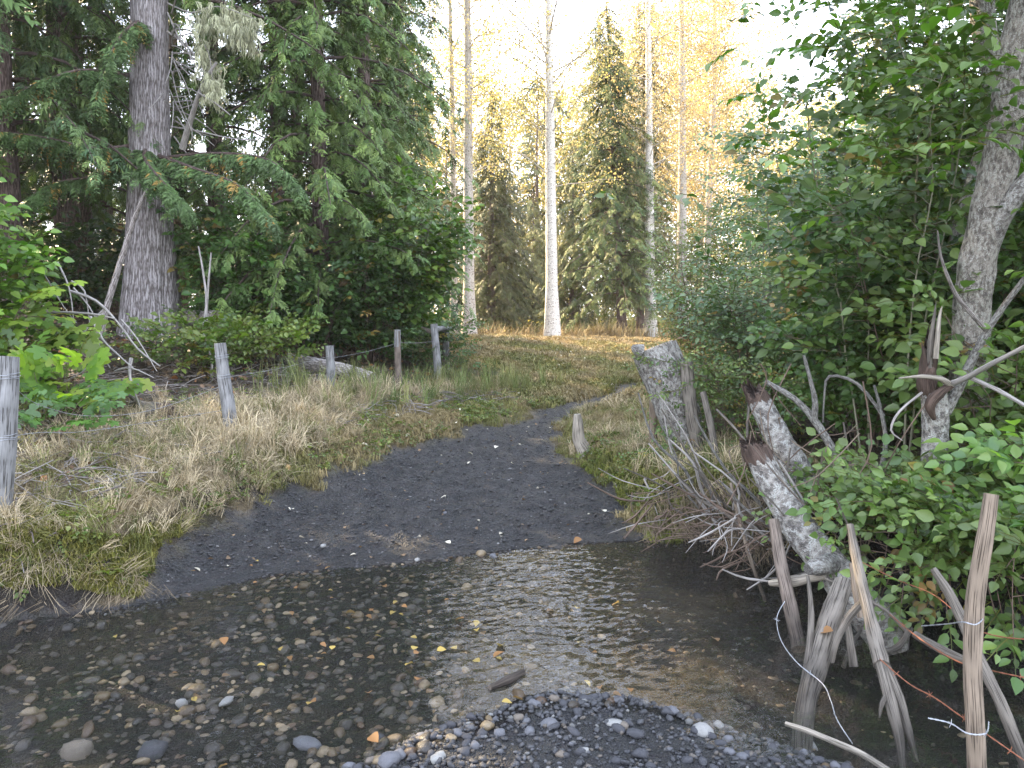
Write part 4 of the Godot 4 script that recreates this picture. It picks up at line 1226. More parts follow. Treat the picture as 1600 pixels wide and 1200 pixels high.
	shrub("leafy_bush", "low bush with mixed pale and dark leaves beside the leaning cut stump", Vector3(1.985, 0.385, -6.900), {"h": 1.15, "spread": 0.6, "stems": 16, "twigs": 15.0, "size": 0.85, "c0": Color(0.08, 0.14, 0.04), "c1": Color(0.17, 0.21, 0.06), "sprigs": small, "face": side, "arch": 0.35, "thick": 0.006}, 408)
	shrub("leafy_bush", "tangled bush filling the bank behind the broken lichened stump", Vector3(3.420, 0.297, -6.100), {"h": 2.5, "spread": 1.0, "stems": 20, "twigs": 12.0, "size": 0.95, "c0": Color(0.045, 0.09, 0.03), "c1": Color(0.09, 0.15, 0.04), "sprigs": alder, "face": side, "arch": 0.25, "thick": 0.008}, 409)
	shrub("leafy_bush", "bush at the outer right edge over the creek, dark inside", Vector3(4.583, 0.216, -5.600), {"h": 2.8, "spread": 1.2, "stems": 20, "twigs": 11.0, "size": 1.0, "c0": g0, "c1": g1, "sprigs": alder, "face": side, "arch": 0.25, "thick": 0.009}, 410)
	shrub("leafy_bush", "yellowish thin bush by the meadow behind the leaning cut stump", Vector3(2.957, 0.584, -12.500), {"h": 3.4, "spread": 0.9, "stems": 14, "twigs": 9.0, "size": 1.15, "c0": Color(0.15, 0.19, 0.07), "c1": Color(0.2, 0.2, 0.07), "sprigs": small, "face": side, "thick": 0.01}, 411)
	shrub("leafy_bush", "pale green bush further back between the meadow and the thicket", Vector3(4.017, 0.613, -13.500), {"h": 3.3, "spread": 1.2, "stems": 12, "twigs": 7.0, "size": 1.35, "c0": b0, "c1": Color(0.16, 0.2, 0.09), "sprigs": small, "face": side, "thick": 0.012}, 412)
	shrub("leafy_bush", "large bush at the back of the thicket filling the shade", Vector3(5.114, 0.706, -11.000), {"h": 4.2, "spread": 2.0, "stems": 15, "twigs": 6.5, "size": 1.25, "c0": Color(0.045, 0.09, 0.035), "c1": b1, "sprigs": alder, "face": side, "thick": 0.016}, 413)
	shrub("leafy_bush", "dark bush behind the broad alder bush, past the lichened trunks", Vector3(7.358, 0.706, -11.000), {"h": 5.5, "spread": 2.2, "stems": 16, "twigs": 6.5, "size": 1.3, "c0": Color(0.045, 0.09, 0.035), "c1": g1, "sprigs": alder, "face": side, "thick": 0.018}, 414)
	shrub("snowberry_sprig", "few bright lobed leaves sprouting at the side of the cut stump's top", Vector3(1.431, 1.121, -6.550), {"h": 0.35, "spread": 0.18, "stems": 5, "twigs": 16.0, "size": 0.6, "c0": Color(0.1, 0.17, 0.05), "c1": Color(0.14, 0.22, 0.06), "sprigs": small, "face": side, "thick": 0.004, "foot": 0.1, "category": "plant"}, 415)
	shrub("leafy_bush", "bush of large leaves covering the foot of the leaning lichened alder trunk", Vector3(3.211, 0.615, -5.000), {"h": 1.25, "spread": 0.45, "stems": 12, "twigs": 10.0, "size": 1.1, "c0": g0, "c1": g1, "sprigs": alder, "face": side, "arch": 0.2, "thick": 0.008}, 421)
	shrub("leafy_bush", "low leafy sprays drooping to the dark water behind the slanted pole", Vector3(2.512, 0.049, -4.500), {"h": 0.5, "spread": 0.5, "stems": 20, "twigs": 26.0, "size": 0.8, "c0": g0, "c1": g1, "sprigs": alder, "face": side, "arch": 0.6, "from": 0.15, "lean": Vector3(-0.05, -0.45, 0.35), "thick": 0.006}, 416)
	shrub("leafy_bush", "low dark bush along the waterline past the tan front post", Vector3(3.012, 0.081, -4.250), {"h": 0.6, "spread": 0.8, "stems": 24, "twigs": 24.0, "size": 0.95, "c0": Color(0.05, 0.1, 0.03), "c1": g1, "sprigs": alder, "face": side, "arch": 0.6, "from": 0.2, "lean": Vector3(-0.1, -0.5, 0.35), "thick": 0.006}, 417)
	shrub("leafy_bush", "small bush on the cut bank behind the curved root and split post", Vector3(2.369, 0.105, -4.750), {"h": 0.4, "spread": 0.5, "stems": 16, "twigs": 26.0, "size": 0.8, "c0": g0, "c1": g1, "sprigs": alder, "face": side, "arch": 0.5, "from": 0.2, "lean": Vector3(0, -0.3, 0.2), "thick": 0.006}, 418)
	for p in [Vector3(6.0, 0, -4.0), Vector3(7.5, 0, -7.0), Vector3(8.5, 0, -10.5)]:
		shrub("alder_bush", "alder bush past the right edge of the view", p, {"h": 5.0, "spread": 1.7, "stems": 14, "twigs": 7.0, "size": 1.3, "c0": g0, "c1": g1, "sprigs": alder, "face": side, "thick": 0.016}, 420 + int(p.x), "thicket past the view")


func build_left_bank() -> void:
	var maple := [sprig_mesh(0.34, 5, 0.15, 0.9, 81, 5, 0.003), sprig_mesh(0.28, 4, 0.17, 0.9, 82, 5, 0.003)]
	var oval := [sprig_mesh(0.3, 7, 0.095, 0.72, 83), sprig_mesh(0.26, 6, 0.1, 0.75, 84)]
	var small := [sprig_mesh(0.22, 8, 0.055, 0.75, 85), sprig_mesh(0.2, 7, 0.06, 0.8, 86)]
	rng.seed = 87
	var lobed := Shape.new()
	leaf_shape(lobed, Vector3(0.02, 0, 0), Vector3.RIGHT, Vector3.UP, 0.15, 0.15, Color.WHITE, 5)
	var l0 := Color(0.085, 0.17, 0.03)
	var l1 := Color(0.17, 0.26, 0.04)
	shrub("hazel_bush", "bright green bush arching in from the left edge above the near fence post", Vector3(-5.243, 1.150, -7.400), {"h": 2.5, "spread": 0.75, "stems": 9, "twigs": 8.0, "size": 1.0, "c0": l0, "c1": l1, "sprigs": oval, "arch": 0.35, "lean": Vector3(0.15, 0, 0.3), "thick": 0.009, "from": 0.3}, 501)
	shrub("maple_bush", "lime-green bush with big lobed leaves low behind the near fence post", Vector3(-4.643, 1.039, -6.900), {"h": 1.35, "spread": 0.38, "stems": 8, "twigs": 6.0, "size": 1.0, "c0": l0, "c1": Color(0.2, 0.27, 0.04), "sprigs": maple, "arch": 0.2, "thick": 0.008}, 502)
	shrub("thimbleberry_plant", "yellow-green plant with large lobed leaves below the leaning dead trunk", Vector3(-3.920, 0.858, -6.900), {"h": 0.75, "spread": 0.28, "stems": 7, "twigs": 7.0, "size": 0.9, "c0": l0, "c1": Color(0.22, 0.27, 0.04), "sprigs": maple, "thick": 0.006, "solo": 110, "leaf": lobed.mesh(), "mats": M.lime_leaf, "category": "plant"}, 503)
	shrub("thimbleberry_plant", "small dark lobed-leaf plant beside the near fence post", Vector3(-3.686, 0.792, -6.000), {"h": 0.5, "spread": 0.35, "stems": 6, "twigs": 9.0, "size": 0.7, "c0": Color(0.06, 0.12, 0.03), "c1": l0, "sprigs": maple, "thick": 0.005, "category": "plant"}, 504)
	shrub("raspberry_plant", "low leafy plant with yellowing leaves at the foot of the huge trunk", Vector3(-3.789, 0.958, -9.300), {"h": 0.6, "spread": 0.6, "stems": 14, "twigs": 13.0, "size": 1.1, "c0": Color(0.08, 0.14, 0.03), "c1": Color(0.17, 0.2, 0.04), "sprigs": small, "thick": 0.005, "category": "plant"}, 505)
	shrub("raspberry_plant", "leafy plant with yellow edges right of the huge trunk, before the cut log", Vector3(-3.448, 0.954, -10.200), {"h": 0.75, "spread": 0.75, "stems": 16, "twigs": 12.0, "size": 1.2, "c0": Color(0.09, 0.15, 0.03), "c1": Color(0.2, 0.23, 0.05), "sprigs": small, "thick": 0.006, "category": "plant"}, 506)
	shrub("hazel_bush", "dark rounded bush right of the huge trunk under the conifer boughs", Vector3(-3.739, 1.181, -11.500), {"h": 2.3, "spread": 1.0, "stems": 18, "twigs": 11.0, "size": 0.95, "c0": Color(0.065, 0.13, 0.04), "c1": Color(0.11, 0.19, 0.05), "sprigs": oval, "thick": 0.01}, 507)
	shrub("hazel_bush", "green bush at the foot of the cedar above the fallen log", Vector3(-3.124, 1.016, -12.000), {"h": 1.6, "spread": 0.9, "stems": 16, "twigs": 11.0, "size": 0.95, "c0": Color(0.045, 0.09, 0.03), "c1": Color(0.08, 0.14, 0.04), "sprigs": oval, "thick": 0.009}, 508)
	shrub("maple_bush", "leafy bush with yellow-green outer leaves beside the fence brace", Vector3(-1.954, 0.958, -13.200), {"h": 3.3, "spread": 1.15, "stems": 18, "twigs": 10.0, "size": 1.15, "c0": Color(0.075, 0.14, 0.035), "c1": Color(0.17, 0.23, 0.05), "sprigs": oval, "lean": Vector3(0.2, 0, 0.3), "thick": 0.011}, 509)
	shrub("hazel_bush", "shaded bush behind the two middle fence posts", Vector3(-2.308, 0.884, -12.600), {"h": 2.2, "spread": 1.0, "stems": 18, "twigs": 11.0, "size": 0.95, "c0": Color(0.05, 0.1, 0.035), "c1": Color(0.09, 0.15, 0.04), "sprigs": oval, "thick": 0.01}, 510)
	shrub("fern_clump", "low dark plants between the middle posts and the brace", Vector3(-1.461, 0.664, -12.800), {"h": 0.9, "spread": 0.7, "stems": 16, "twigs": 12.0, "size": 1.0, "c0": Color(0.05, 0.1, 0.035), "c1": Color(0.1, 0.14, 0.04), "sprigs": small, "thick": 0.005, "category": "plant"}, 511)
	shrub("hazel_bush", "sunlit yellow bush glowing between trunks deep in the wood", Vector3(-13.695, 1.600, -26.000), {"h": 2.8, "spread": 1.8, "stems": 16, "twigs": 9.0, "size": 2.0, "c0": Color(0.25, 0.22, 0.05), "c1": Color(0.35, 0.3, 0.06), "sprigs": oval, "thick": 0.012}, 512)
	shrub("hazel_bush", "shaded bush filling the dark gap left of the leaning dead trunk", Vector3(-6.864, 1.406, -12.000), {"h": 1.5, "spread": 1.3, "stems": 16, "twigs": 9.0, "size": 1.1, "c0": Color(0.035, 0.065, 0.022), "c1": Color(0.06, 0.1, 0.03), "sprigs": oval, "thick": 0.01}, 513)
	# logs
	stick("fallen_log", "grey fallen log lying behind the third fence post", "log", [Vector3(-3.115, 1.047, -11.000), Vector3(-2.638, 0.969, -10.800), Vector3(-2.245, 0.911, -10.600), Vector3(-1.848, 0.823, -10.400)], [0.1, 0.105, 0.1, 0.09], M.grey_bark, {"part": "bark", "sides": 16})
	var cut := stick("sawn_log", "pale sawn log end poking out from behind the huge trunk", "log", [Vector3(-5.301, 1.677, -11.900), Vector3(-4.668, 1.646, -11.300), Vector3(-4.043, 1.600, -10.800)], [0.13, 0.13, 0.13], M.grey_bark, {"part": "bark", "sides": 18})
	var disc := Shape.new()
	disc.off = cut.position
	var face: Vector3 = (Vector3(-4.043, 1.600, -10.800) - Vector3(-4.668, 1.646, -11.300)).normalized()
	tube(disc, [Vector3(-4.043, 1.600, -10.800) + face * 0.001, Vector3(-4.043, 1.600, -10.800) + face * 0.008], [0.122, 0.12], {"sides": 18, "cap": [1]})
	part(cut, "sawn_face", disc.mesh(), M.pale_wood)
	stick("white_stick", "whitened straight stick lying on the bank above the dry grass", "stick", [Vector3(-3.164, 0.694, -6.600), Vector3(-2.887, 0.632, -6.400), Vector3(-2.628, 0.577, -6.250)], [0.016, 0.016, 0.01], M.pale_wood, {"sides": 8})
	stick("stake", "short pale stake standing among the bank plants", "stake", [Vector3(-3.656, 1.036, -6.800), Vector3(-3.676, 0.947, -6.800), Vector3(-3.691, 0.858, -6.800)], [0.018, 0.018, 0.018], M.pale_wood, {"sides": 8})
	var root := stick("uprooted_stump", "small dark rotten stump lying among twigs on the bank", "stump", [Vector3(-3.213, 0.737, -7.300), Vector3(-3.373, 0.767, -7.300), Vector3(-3.599, 0.804, -7.400)], [0.09, 0.07, 0.04], M.drift_wood, {"end": 0.16, "part": "wood", "lump": 0.3, "sides": 14})
	for q in [[Vector3(-3.343, 0.767, -7.300), Vector3(-3.399, 0.731, -7.100), Vector3(-3.554, 0.686, -7.000)], [Vector3(-3.432, 0.791, -7.300), Vector3(-3.576, 0.917, -7.300), Vector3(-3.632, 1.007, -7.300)]]:
		limb(root, "root", q, [0.03, 0.02, 0.008], M.drift_wood)
	# dead brush
	var brush := thing("dead_brush", "heap of bare grey branches between the lobed plants and the leaning dead trunk", "branches", Vector3(-4.035, 0.858, -7.600))
	for q in [[[Vector3(-4.926, 1.676, -7.800), Vector3(-4.489, 1.675, -7.700), Vector3(-4.062, 1.661, -7.600), Vector3(-3.768, 1.612, -7.500)], 0.02], [[Vector3(-4.348, 1.883, -7.800), Vector3(-4.048, 1.786, -7.700), Vector3(-3.789, 1.569, -7.600), Vector3(-3.566, 1.327, -7.500), Vector3(-3.269, 1.173, -7.300)], 0.016], [[Vector3(-3.998, 1.630, -7.500), Vector3(-3.845, 1.420, -7.400), Vector3(-3.651, 1.275, -7.300), Vector3(-3.471, 1.162, -7.200)], 0.014], [[Vector3(-3.956, 1.479, -7.500), Vector3(-3.862, 1.300, -7.400), Vector3(-3.733, 1.156, -7.300)], 0.011], [[Vector3(-3.957, 1.724, -7.700), Vector3(-4.132, 1.477, -7.600), Vector3(-4.184, 1.240, -7.400), Vector3(-4.171, 0.947, -7.300)], 0.015], [[Vector3(-4.315, 1.914, -7.800), Vector3(-4.113, 1.724, -7.700), Vector3(-3.947, 1.477, -7.600)], 0.01], [[Vector3(-4.518, 2.171, -7.900), Vector3(-4.360, 1.914, -7.800), Vector3(-4.274, 1.600, -7.700)], 0.012], [[Vector3(-4.387, 1.981, -7.900), Vector3(-4.210, 1.883, -7.800), Vector3(-4.119, 1.569, -7.700)], 0.012], [[Vector3(-4.668, 1.789, -7.800), Vector3(-4.430, 1.600, -7.700), Vector3(-4.130, 1.508, -7.600)], 0.009], [[Vector3(-3.757, 1.600, -7.600), Vector3(-3.515, 1.420, -7.400), Vector3(-3.255, 1.132, -7.200)], 0.009], [[Vector3(-3.582, 1.240, -7.400), Vector3(-3.553, 1.066, -7.300), Vector3(-3.415, 0.778, -7.200)], 0.02], [[Vector3(-4.140, 1.015, -7.200), Vector3(-3.984, 1.126, -7.300), Vector3(-3.882, 1.270, -7.400)], 0.009], [[Vector3(-4.652, 2.045, -7.900), Vector3(-4.362, 1.724, -7.700), Vector3(-4.189, 1.569, -7.600)], 0.008], [[Vector3(-3.687, 1.126, -7.300), Vector3(-3.489, 1.162, -7.200), Vector3(-3.195, 1.088, -7.000)], 0.01]]:
		var rr := []
		for k in q[0].size(): rr.append(q[1] * (1.0 - 0.6 * k / (q[0].size() - 1)))
		limb(brush, "branch", q[0], rr, M.dead_twig, {"sides": 6})
	for q in [[Vector3(-3.901, 2.513, -9.900), Vector3(-3.810, 2.152, -9.800), Vector3(-3.752, 1.756, -9.700), Vector3(-3.827, 1.133, -9.600)], [Vector3(-3.745, 2.434, -9.900), Vector3(-3.760, 1.994, -9.800), Vector3(-3.757, 1.600, -9.700)], [Vector3(-3.676, 1.448, -9.400), Vector3(-3.518, 1.152, -9.200), Vector3(-3.453, 0.795, -9.000)]]:
		stick("bare_sapling", "thin bare stem standing upright right of the huge trunk", "sapling", q, [0.01, 0.014, 0.018, 0.02].slice(0, q.size()), M.dead_twig, {"sides": 6, "group": "bare stems right of the huge trunk"})


func build_fence() -> void:
	var posts := [
		["nearest fence post, thick and grey, cut off by the left edge", [Vector3(-2.948, 1.387, -4.600), Vector3(-2.960, 1.078, -4.570), Vector3(-3.001, 0.628, -4.550), Vector3(-3.051, 0.245, -4.550)], 0.062],
		["second fence post, grey and leaning, foot deep in dry grass", [Vector3(-2.556, 1.399, -6.900), Vector3(-2.531, 1.095, -6.900), Vector3(-2.483, 0.758, -6.880), Vector3(-2.457, 0.302, -6.880)], 0.052],
		["third fence post, short and pale in front of the fallen log", [Vector3(-2.200, 1.292, -9.500), Vector3(-2.189, 1.022, -9.500), Vector3(-2.183, 0.555, -9.500)], 0.049],
		["fourth fence post, thin and brown with a pale tip", [Vector3(-1.539, 1.454, -10.600), Vector3(-1.536, 0.998, -10.600), Vector3(-1.526, 0.347, -10.600)], 0.042],
		["fifth fence post, tall and grey, carrying the brace rail", [Vector3(-1.187, 1.542, -12.000), Vector3(-1.151, 1.114, -12.000), Vector3(-1.098, 0.428, -12.000)], 0.055],
		["dark fence post just behind the brace rail", [Vector3(-1.195, 1.513, -13.400), Vector3(-1.198, 1.112, -13.400), Vector3(-1.191, 0.511, -13.400)], 0.05],
		["far fence post at the outer end of the brace rail, wound with wire", [Vector3(-1.096, 1.484, -13.000), Vector3(-1.088, 1.126, -13.000), Vector3(-1.071, 0.596, -13.000)], 0.05]]
	for k in posts.size():
		var p: Array = posts[k]
		var rr := []
		for i in p[1].size(): rr.append(p[2] * (1.0 + 0.06 * i))
		var t := stick("fence_post", p[0], "fence post", p[1], rr, M.brown_post if k == 3 or k == 5 else M.post_wood, {"lump": 0.05, "part": "post", "sides": 18, "group": "fence posts along the wood", "freq": 300.0})
		if k in [0, 1, 6]:      # wire wound round the post
			for w in 2:
				var f := [0.28, 0.8][w] if k == 0 else [0.3, 0.55][w] as float
				var c: Vector3 = (spline(p[1], 10))[int(f * (p[1].size() - 1) * 10 * 0.62)]
				var ring := []
				var rw := []
				for i in 29:
					ring.append(c + Vector3(cos(i * TAU / 13.0) * (p[2] * 1.1 + 0.002), i * 0.0011 + 0.004 * sin(i * 1.3), sin(i * TAU / 13.0) * (p[2] * 1.1 + 0.002)))
					rw.append(0.0017)
				var s := Shape.new()
				s.off = t.position
				tube(s, ring, rw, {"sides": 5, "cap": []})
				part(t, "wire_loop", s.mesh(), M.steel)
		if k == 3:
			var s := Shape.new()
			s.off = t.position
			tube(s, [Vector3(-1.542, 1.239, -10.600), Vector3(-1.541, 1.343, -10.600), Vector3(-1.539, 1.471, -10.600)], [0.0445, 0.0445, 0.043], {"sides": 14, "lump": 0.04})
			part(t, "pale_tip", s.mesh(), M.post_wood)
	stick("brace_rail", "grey rail joining the fifth fence post to the far one", "rail", [Vector3(-1.173, 1.464, -12.050), Vector3(-1.115, 1.464, -12.500), Vector3(-1.061, 1.464, -12.950)], [0.045, 0.045, 0.042], M.post_wood, {"lump": 0.05, "part": "rail"})
	stick("brace_rail", "dark thin rail running back into the bushes from the fifth post", "rail", [Vector3(-1.712, 1.515, -13.200), Vector3(-1.431, 1.457, -12.600), Vector3(-1.208, 1.414, -12.100)], [0.03, 0.035, 0.035], M.brown_post, {"lump": 0.05, "part": "rail"})
	var g := "fence wires along the wood"
	wire("fence_wire", "upper twisted wire from the nearest post, sagging towards the second", [Vector3(-2.947, 1.224, -4.620), Vector3(-3.024, 1.062, -5.000), Vector3(-3.025, 0.915, -5.600), Vector3(-2.840, 0.892, -6.200), Vector3(-2.533, 1.028, -6.900)], M.old_steel, 6, 0.0014, g)
	wire("fence_wire", "lower wire from the nearest post to the second", [Vector3(-2.981, 0.908, -4.600), Vector3(-2.973, 0.895, -4.900), Vector3(-2.930, 0.827, -5.500), Vector3(-2.511, 0.813, -6.900)], M.old_steel, 5, 0.0014, g)
	wire("fence_wire", "wire between the second and third fence posts", [Vector3(-2.531, 1.095, -6.900), Vector3(-2.404, 1.101, -8.200), Vector3(-2.194, 1.169, -9.500)], M.old_steel, 4, 0.0013, g)
	wire("fence_wire", "wire between the third and fourth fence posts", [Vector3(-2.195, 1.138, -9.500), Vector3(-1.870, 1.195, -10.000), Vector3(-1.541, 1.291, -10.600)], M.old_steel, 3, 0.0013, g)
	wire("fence_wire", "wire between the fourth and fifth fence posts", [Vector3(-1.532, 1.300, -10.600), Vector3(-1.377, 1.271, -11.300), Vector3(-1.169, 1.279, -12.000)], M.old_steel, 3, 0.0013, g)


func build_debris() -> void:
	# the cut stump that leans over the path
	var cs := stick("leaning_stump", "thick lichened stump leaning over the path, sawn across its top", "stump", [Vector3(1.218, 1.354, -6.750), Vector3(1.303, 1.136, -6.720), Vector3(1.396, 0.890, -6.700), Vector3(1.483, 0.614, -6.700), Vector3(1.584, 0.164, -6.720)], [0.19, 0.195, 0.185, 0.165, 0.16], M.lichen_bark, {"part": "bark", "sides": 26, "lump": 0.14, "freq": 350.0, "size": 0.45, "steps": 6})
	var d := Shape.new()
	d.off = cs.position
	var up: Vector3 = (Vector3(1.218, 1.354, -6.750) - Vector3(1.303, 1.136, -6.720)).normalized()
	tube(d, [Vector3(1.218, 1.354, -6.750) - up * 0.01, Vector3(1.218, 1.354, -6.750) + up * 0.006, Vector3(1.218, 1.354, -6.750) + up * 0.012], [0.184, 0.182, 0.176], {"sides": 22, "lump": 0.1, "freq": 500.0})
	part(cs, "sawn_top", d.mesh(), M.pale_wood)
	limb(cs, "knot", [Vector3(1.076, 1.343, -6.620), Vector3(1.030, 1.365, -6.600), Vector3(1.008, 1.386, -6.600)], [0.06, 0.04, 0.012], M.lichen_bark, {"sides": 10})
	stick("old_post", "weathered post leaning against the thick lichened stump", "post", [Vector3(1.439, 1.252, -6.500), Vector3(1.477, 0.864, -6.450), Vector3(1.536, 0.544, -6.450), Vector3(1.614, 0.087, -6.450)], [0.055, 0.055, 0.05, 0.05], M.drift_wood, {"lump": 0.07})
	stick("old_post", "thin crooked post right of the one against the stump", "post", [Vector3(1.508, 1.035, -6.200), Vector3(1.572, 0.746, -6.150), Vector3(1.617, 0.399, -6.100), Vector3(1.693, -0.062, -6.100)], [0.024, 0.03, 0.03, 0.03], M.drift_wood, {"lump": 0.1, "sides": 9})
	stick("old_post", "small straight post standing behind the leaning stump", "post", [Vector3(1.293, 0.979, -7.200), Vector3(1.302, 0.719, -7.200), Vector3(1.302, 0.332, -7.200)], [0.035, 0.038, 0.038], M.tan_wood, {"lump": 0.05})
	stick("small_stump", "little pale bent stump standing alone at the path's edge", "stump", [Vector3(0.668, 0.641, -8.000), Vector3(0.675, 0.502, -8.000), Vector3(0.689, 0.370, -8.000), Vector3(0.743, 0.257, -8.000), Vector3(0.750, 0.144, -8.000)], [0.035, 0.06, 0.066, 0.082, 0.09], M.pale_wood, {"part": "wood", "lump": 0.14, "sides": 14, "steps": 5})
	# torn leaning trunks
	stick("torn_trunk", "nearer torn alder trunk leaning back from the water, red splintered top", "broken trunk", [Vector3(1.530, 0.758, -4.850), Vector3(1.604, 0.572, -4.720), Vector3(1.666, 0.432, -4.600), Vector3(1.735, 0.305, -4.450), Vector3(1.806, 0.192, -4.300), Vector3(1.911, 0.045, -4.200), Vector3(2.058, -0.133, -4.150)], [0.078, 0.088, 0.095, 0.1, 0.1, 0.105, 0.13], M.lichen_bark, {"end": 0.19, "part": "trunk", "sides": 24, "lump": 0.13, "freq": 500.0, "size": 0.4, "steps": 6, "end_r": 1.08})
	stick("torn_trunk", "farther torn alder trunk leaning beside the nearer one, dark ragged top", "broken trunk", [Vector3(1.766, 1.030, -5.600), Vector3(1.829, 0.859, -5.500), Vector3(1.889, 0.707, -5.400), Vector3(2.000, 0.470, -5.250), Vector3(2.110, 0.288, -5.100), Vector3(2.263, 0.042, -4.950)], [0.075, 0.088, 0.095, 0.1, 0.1, 0.1], M.lichen_bark, {"end": 0.22, "part": "trunk", "sides": 22, "lump": 0.12, "freq": 500.0, "size": 0.4, "steps": 6})
	limb(get_node("torn_trunk"), "stub", [Vector3(1.787, 0.246, -4.300), Vector3(1.636, 0.292, -4.100), Vector3(1.556, 0.291, -4.050)], [0.06, 0.05, 0.03], M.lichen_bark, {"sides": 12, "lump": 0.2})
	# upright broken stump with a spire
	var bs := stick("broken_stump", "upright lichened stump broken off with a tall splintered spire", "broken trunk", [Vector3(2.502, 1.176, -4.650), Vector3(2.519, 1.031, -4.650), Vector3(2.520, 0.839, -4.650), Vector3(2.522, 0.607, -4.650), Vector3(2.528, 0.294, -4.650)], [0.07, 0.074, 0.072, 0.075, 0.08], M.lichen_bark, {"part": "trunk", "sides": 20, "lump": 0.12, "size": 0.4})
	var sp := Shape.new()
	sp.off = bs.position
	var sp0 := Vector3(2.482, 1.145, -4.660)
	var sp1 := Vector3(2.461, 1.328, -4.650)
	tube(sp, spline([sp0, Vector3(2.457, 1.241, -4.650), sp1], 6), spread([0.058, 0.052, 0.046], 6), {"sides": 26, "lump": 0.35, "freq": 1500.0, "ridges": 0.5, "size": 0.2, "cap": []})
	torn(sp, sp1, (Vector3(2.489, 1.600, -4.640) - sp1).normalized(), 0.045, 0.26, 40)
	part(bs, "splintered_spire", sp.mesh(), M.torn_wood)
	limb(bs, "spire_shard", [Vector3(2.453, 1.319, -4.620), Vector3(2.454, 1.469, -4.620), Vector3(2.467, 1.600, -4.620), Vector3(2.477, 1.712, -4.620)], [0.02, 0.017, 0.01, 0.001], M.drift_wood, {"lump": 0.3})
	limb(bs, "spire_shard", [Vector3(2.431, 1.300, -4.620), Vector3(2.420, 1.394, -4.620), Vector3(2.402, 1.469, -4.620)], [0.018, 0.012, 0.001], M.torn_wood, {"lump": 0.3})
	limb(bs, "spire_shard", [Vector3(2.467, 1.377, -4.580), Vector3(2.467, 1.508, -4.570), Vector3(2.473, 1.615, -4.570), Vector3(2.485, 1.681, -4.570)], [0.016, 0.014, 0.01, 0.002], M.pale_wood)
	limb(bs, "splinter", [Vector3(2.216, 1.267, -4.500), Vector3(2.347, 1.278, -4.500), Vector3(2.469, 1.262, -4.520), Vector3(2.558, 1.213, -4.570)], [0.003, 0.011, 0.017, 0.02], M.pale_wood, {"lump": 0.3})
	limb(bs, "torn_bark", [Vector3(2.558, 1.221, -4.570), Vector3(2.464, 1.172, -4.530), Vector3(2.413, 1.106, -4.520), Vector3(2.458, 1.025, -4.550)], [0.022, 0.03, 0.03, 0.012], M.torn_wood, {"lump": 0.25})
	limb(bs, "branch", [Vector3(2.544, 1.215, -4.600), Vector3(2.575, 1.275, -4.450), Vector3(2.595, 1.366, -4.250), Vector3(2.649, 1.469, -4.050)], [0.02, 0.017, 0.014, 0.012], M.dead_twig)
	limb(bs, "branch", [Vector3(2.579, 1.050, -4.650), Vector3(2.683, 1.279, -4.650), Vector3(2.728, 1.451, -4.600), Vector3(2.800, 1.637, -4.550), Vector3(2.890, 1.850, -4.450)], [0.032, 0.028, 0.022, 0.018, 0.014], M.lichen_bark, {"sides": 10})
	limb(bs, "branch", [Vector3(2.743, 1.545, -4.570), Vector3(2.548, 1.709, -4.500), Vector3(2.457, 1.815, -4.450), Vector3(2.373, 1.953, -4.400), Vector3(2.323, 2.087, -4.350)], [0.014, 0.012, 0.01, 0.007, 0.004], M.grey_bark)
	limb(bs, "branch", [Vector3(2.377, 1.178, -4.550), Vector3(2.178, 1.087, -4.400), Vector3(2.111, 0.989, -4.350), Vector3(2.177, 0.931, -4.350)], [0.008, 0.007, 0.006, 0.003], M.dead_twig)
	limb(bs, "branch", [Vector3(2.594, 1.275, -4.450), Vector3(2.636, 1.220, -4.250), Vector3(2.666, 1.151, -4.050)], [0.013, 0.012, 0.01], M.dead_twig)
	# lichened dead branches in the thicket
	var db := thing("dead_limb", "forked dead limb crusted with white lichen behind the torn trunks", "branch", Vector3(2.354, 0.196, -5.000))
	for q in [[[Vector3(2.354, 0.196, -5.000), Vector3(2.296, 0.406, -5.000), Vector3(2.182, 0.594, -5.000), Vector3(2.053, 0.782, -5.000), Vector3(1.951, 0.961, -5.050), Vector3(1.833, 1.093, -5.100), Vector3(1.679, 1.194, -5.200)], 0.04], [[Vector3(1.952, 0.949, -5.050), Vector3(1.937, 1.070, -5.000), Vector3(1.909, 1.193, -5.000), Vector3(1.854, 1.377, -5.000)], 0.024], [[Vector3(2.286, 0.469, -5.000), Vector3(2.339, 0.625, -4.950), Vector3(2.348, 0.839, -4.900), Vector3(2.308, 1.041, -4.900), Vector3(2.263, 1.194, -4.900)], 0.02], [[Vector3(2.326, 1.000, -4.900), Vector3(2.180, 1.198, -4.950), Vector3(2.021, 1.243, -5.000), Vector3(1.993, 1.112, -5.000), Vector3(1.990, 0.947, -5.000)], 0.012]]:
		var rr := []
		for k in q[0].size(): rr.append(q[1] * (1.0 - 0.6 * k / (q[0].size() - 1)))
		limb(db, "branch", q[0], rr, M.lichen_bark, {"sides": 9, "lump": 0.25})
	# driftwood and posts standing in the water
	stick("driftwood_log", "stripped grey log slanting up out of the dark water", "log", [Vector3(1.618, 0.317, -3.750), Vector3(1.473, 0.194, -3.550), Vector3(1.365, 0.077, -3.400), Vector3(1.246, 0.014, -3.200), Vector3(1.176, -0.078, -3.060), Vector3(1.143, -0.126, -2.980)], [0.046, 0.05, 0.048, 0.041, 0.038, 0.038], M.drift_wood, {"part": "wood", "sides": 28, "lump": 0.18, "freq": 700.0, "steps": 6})
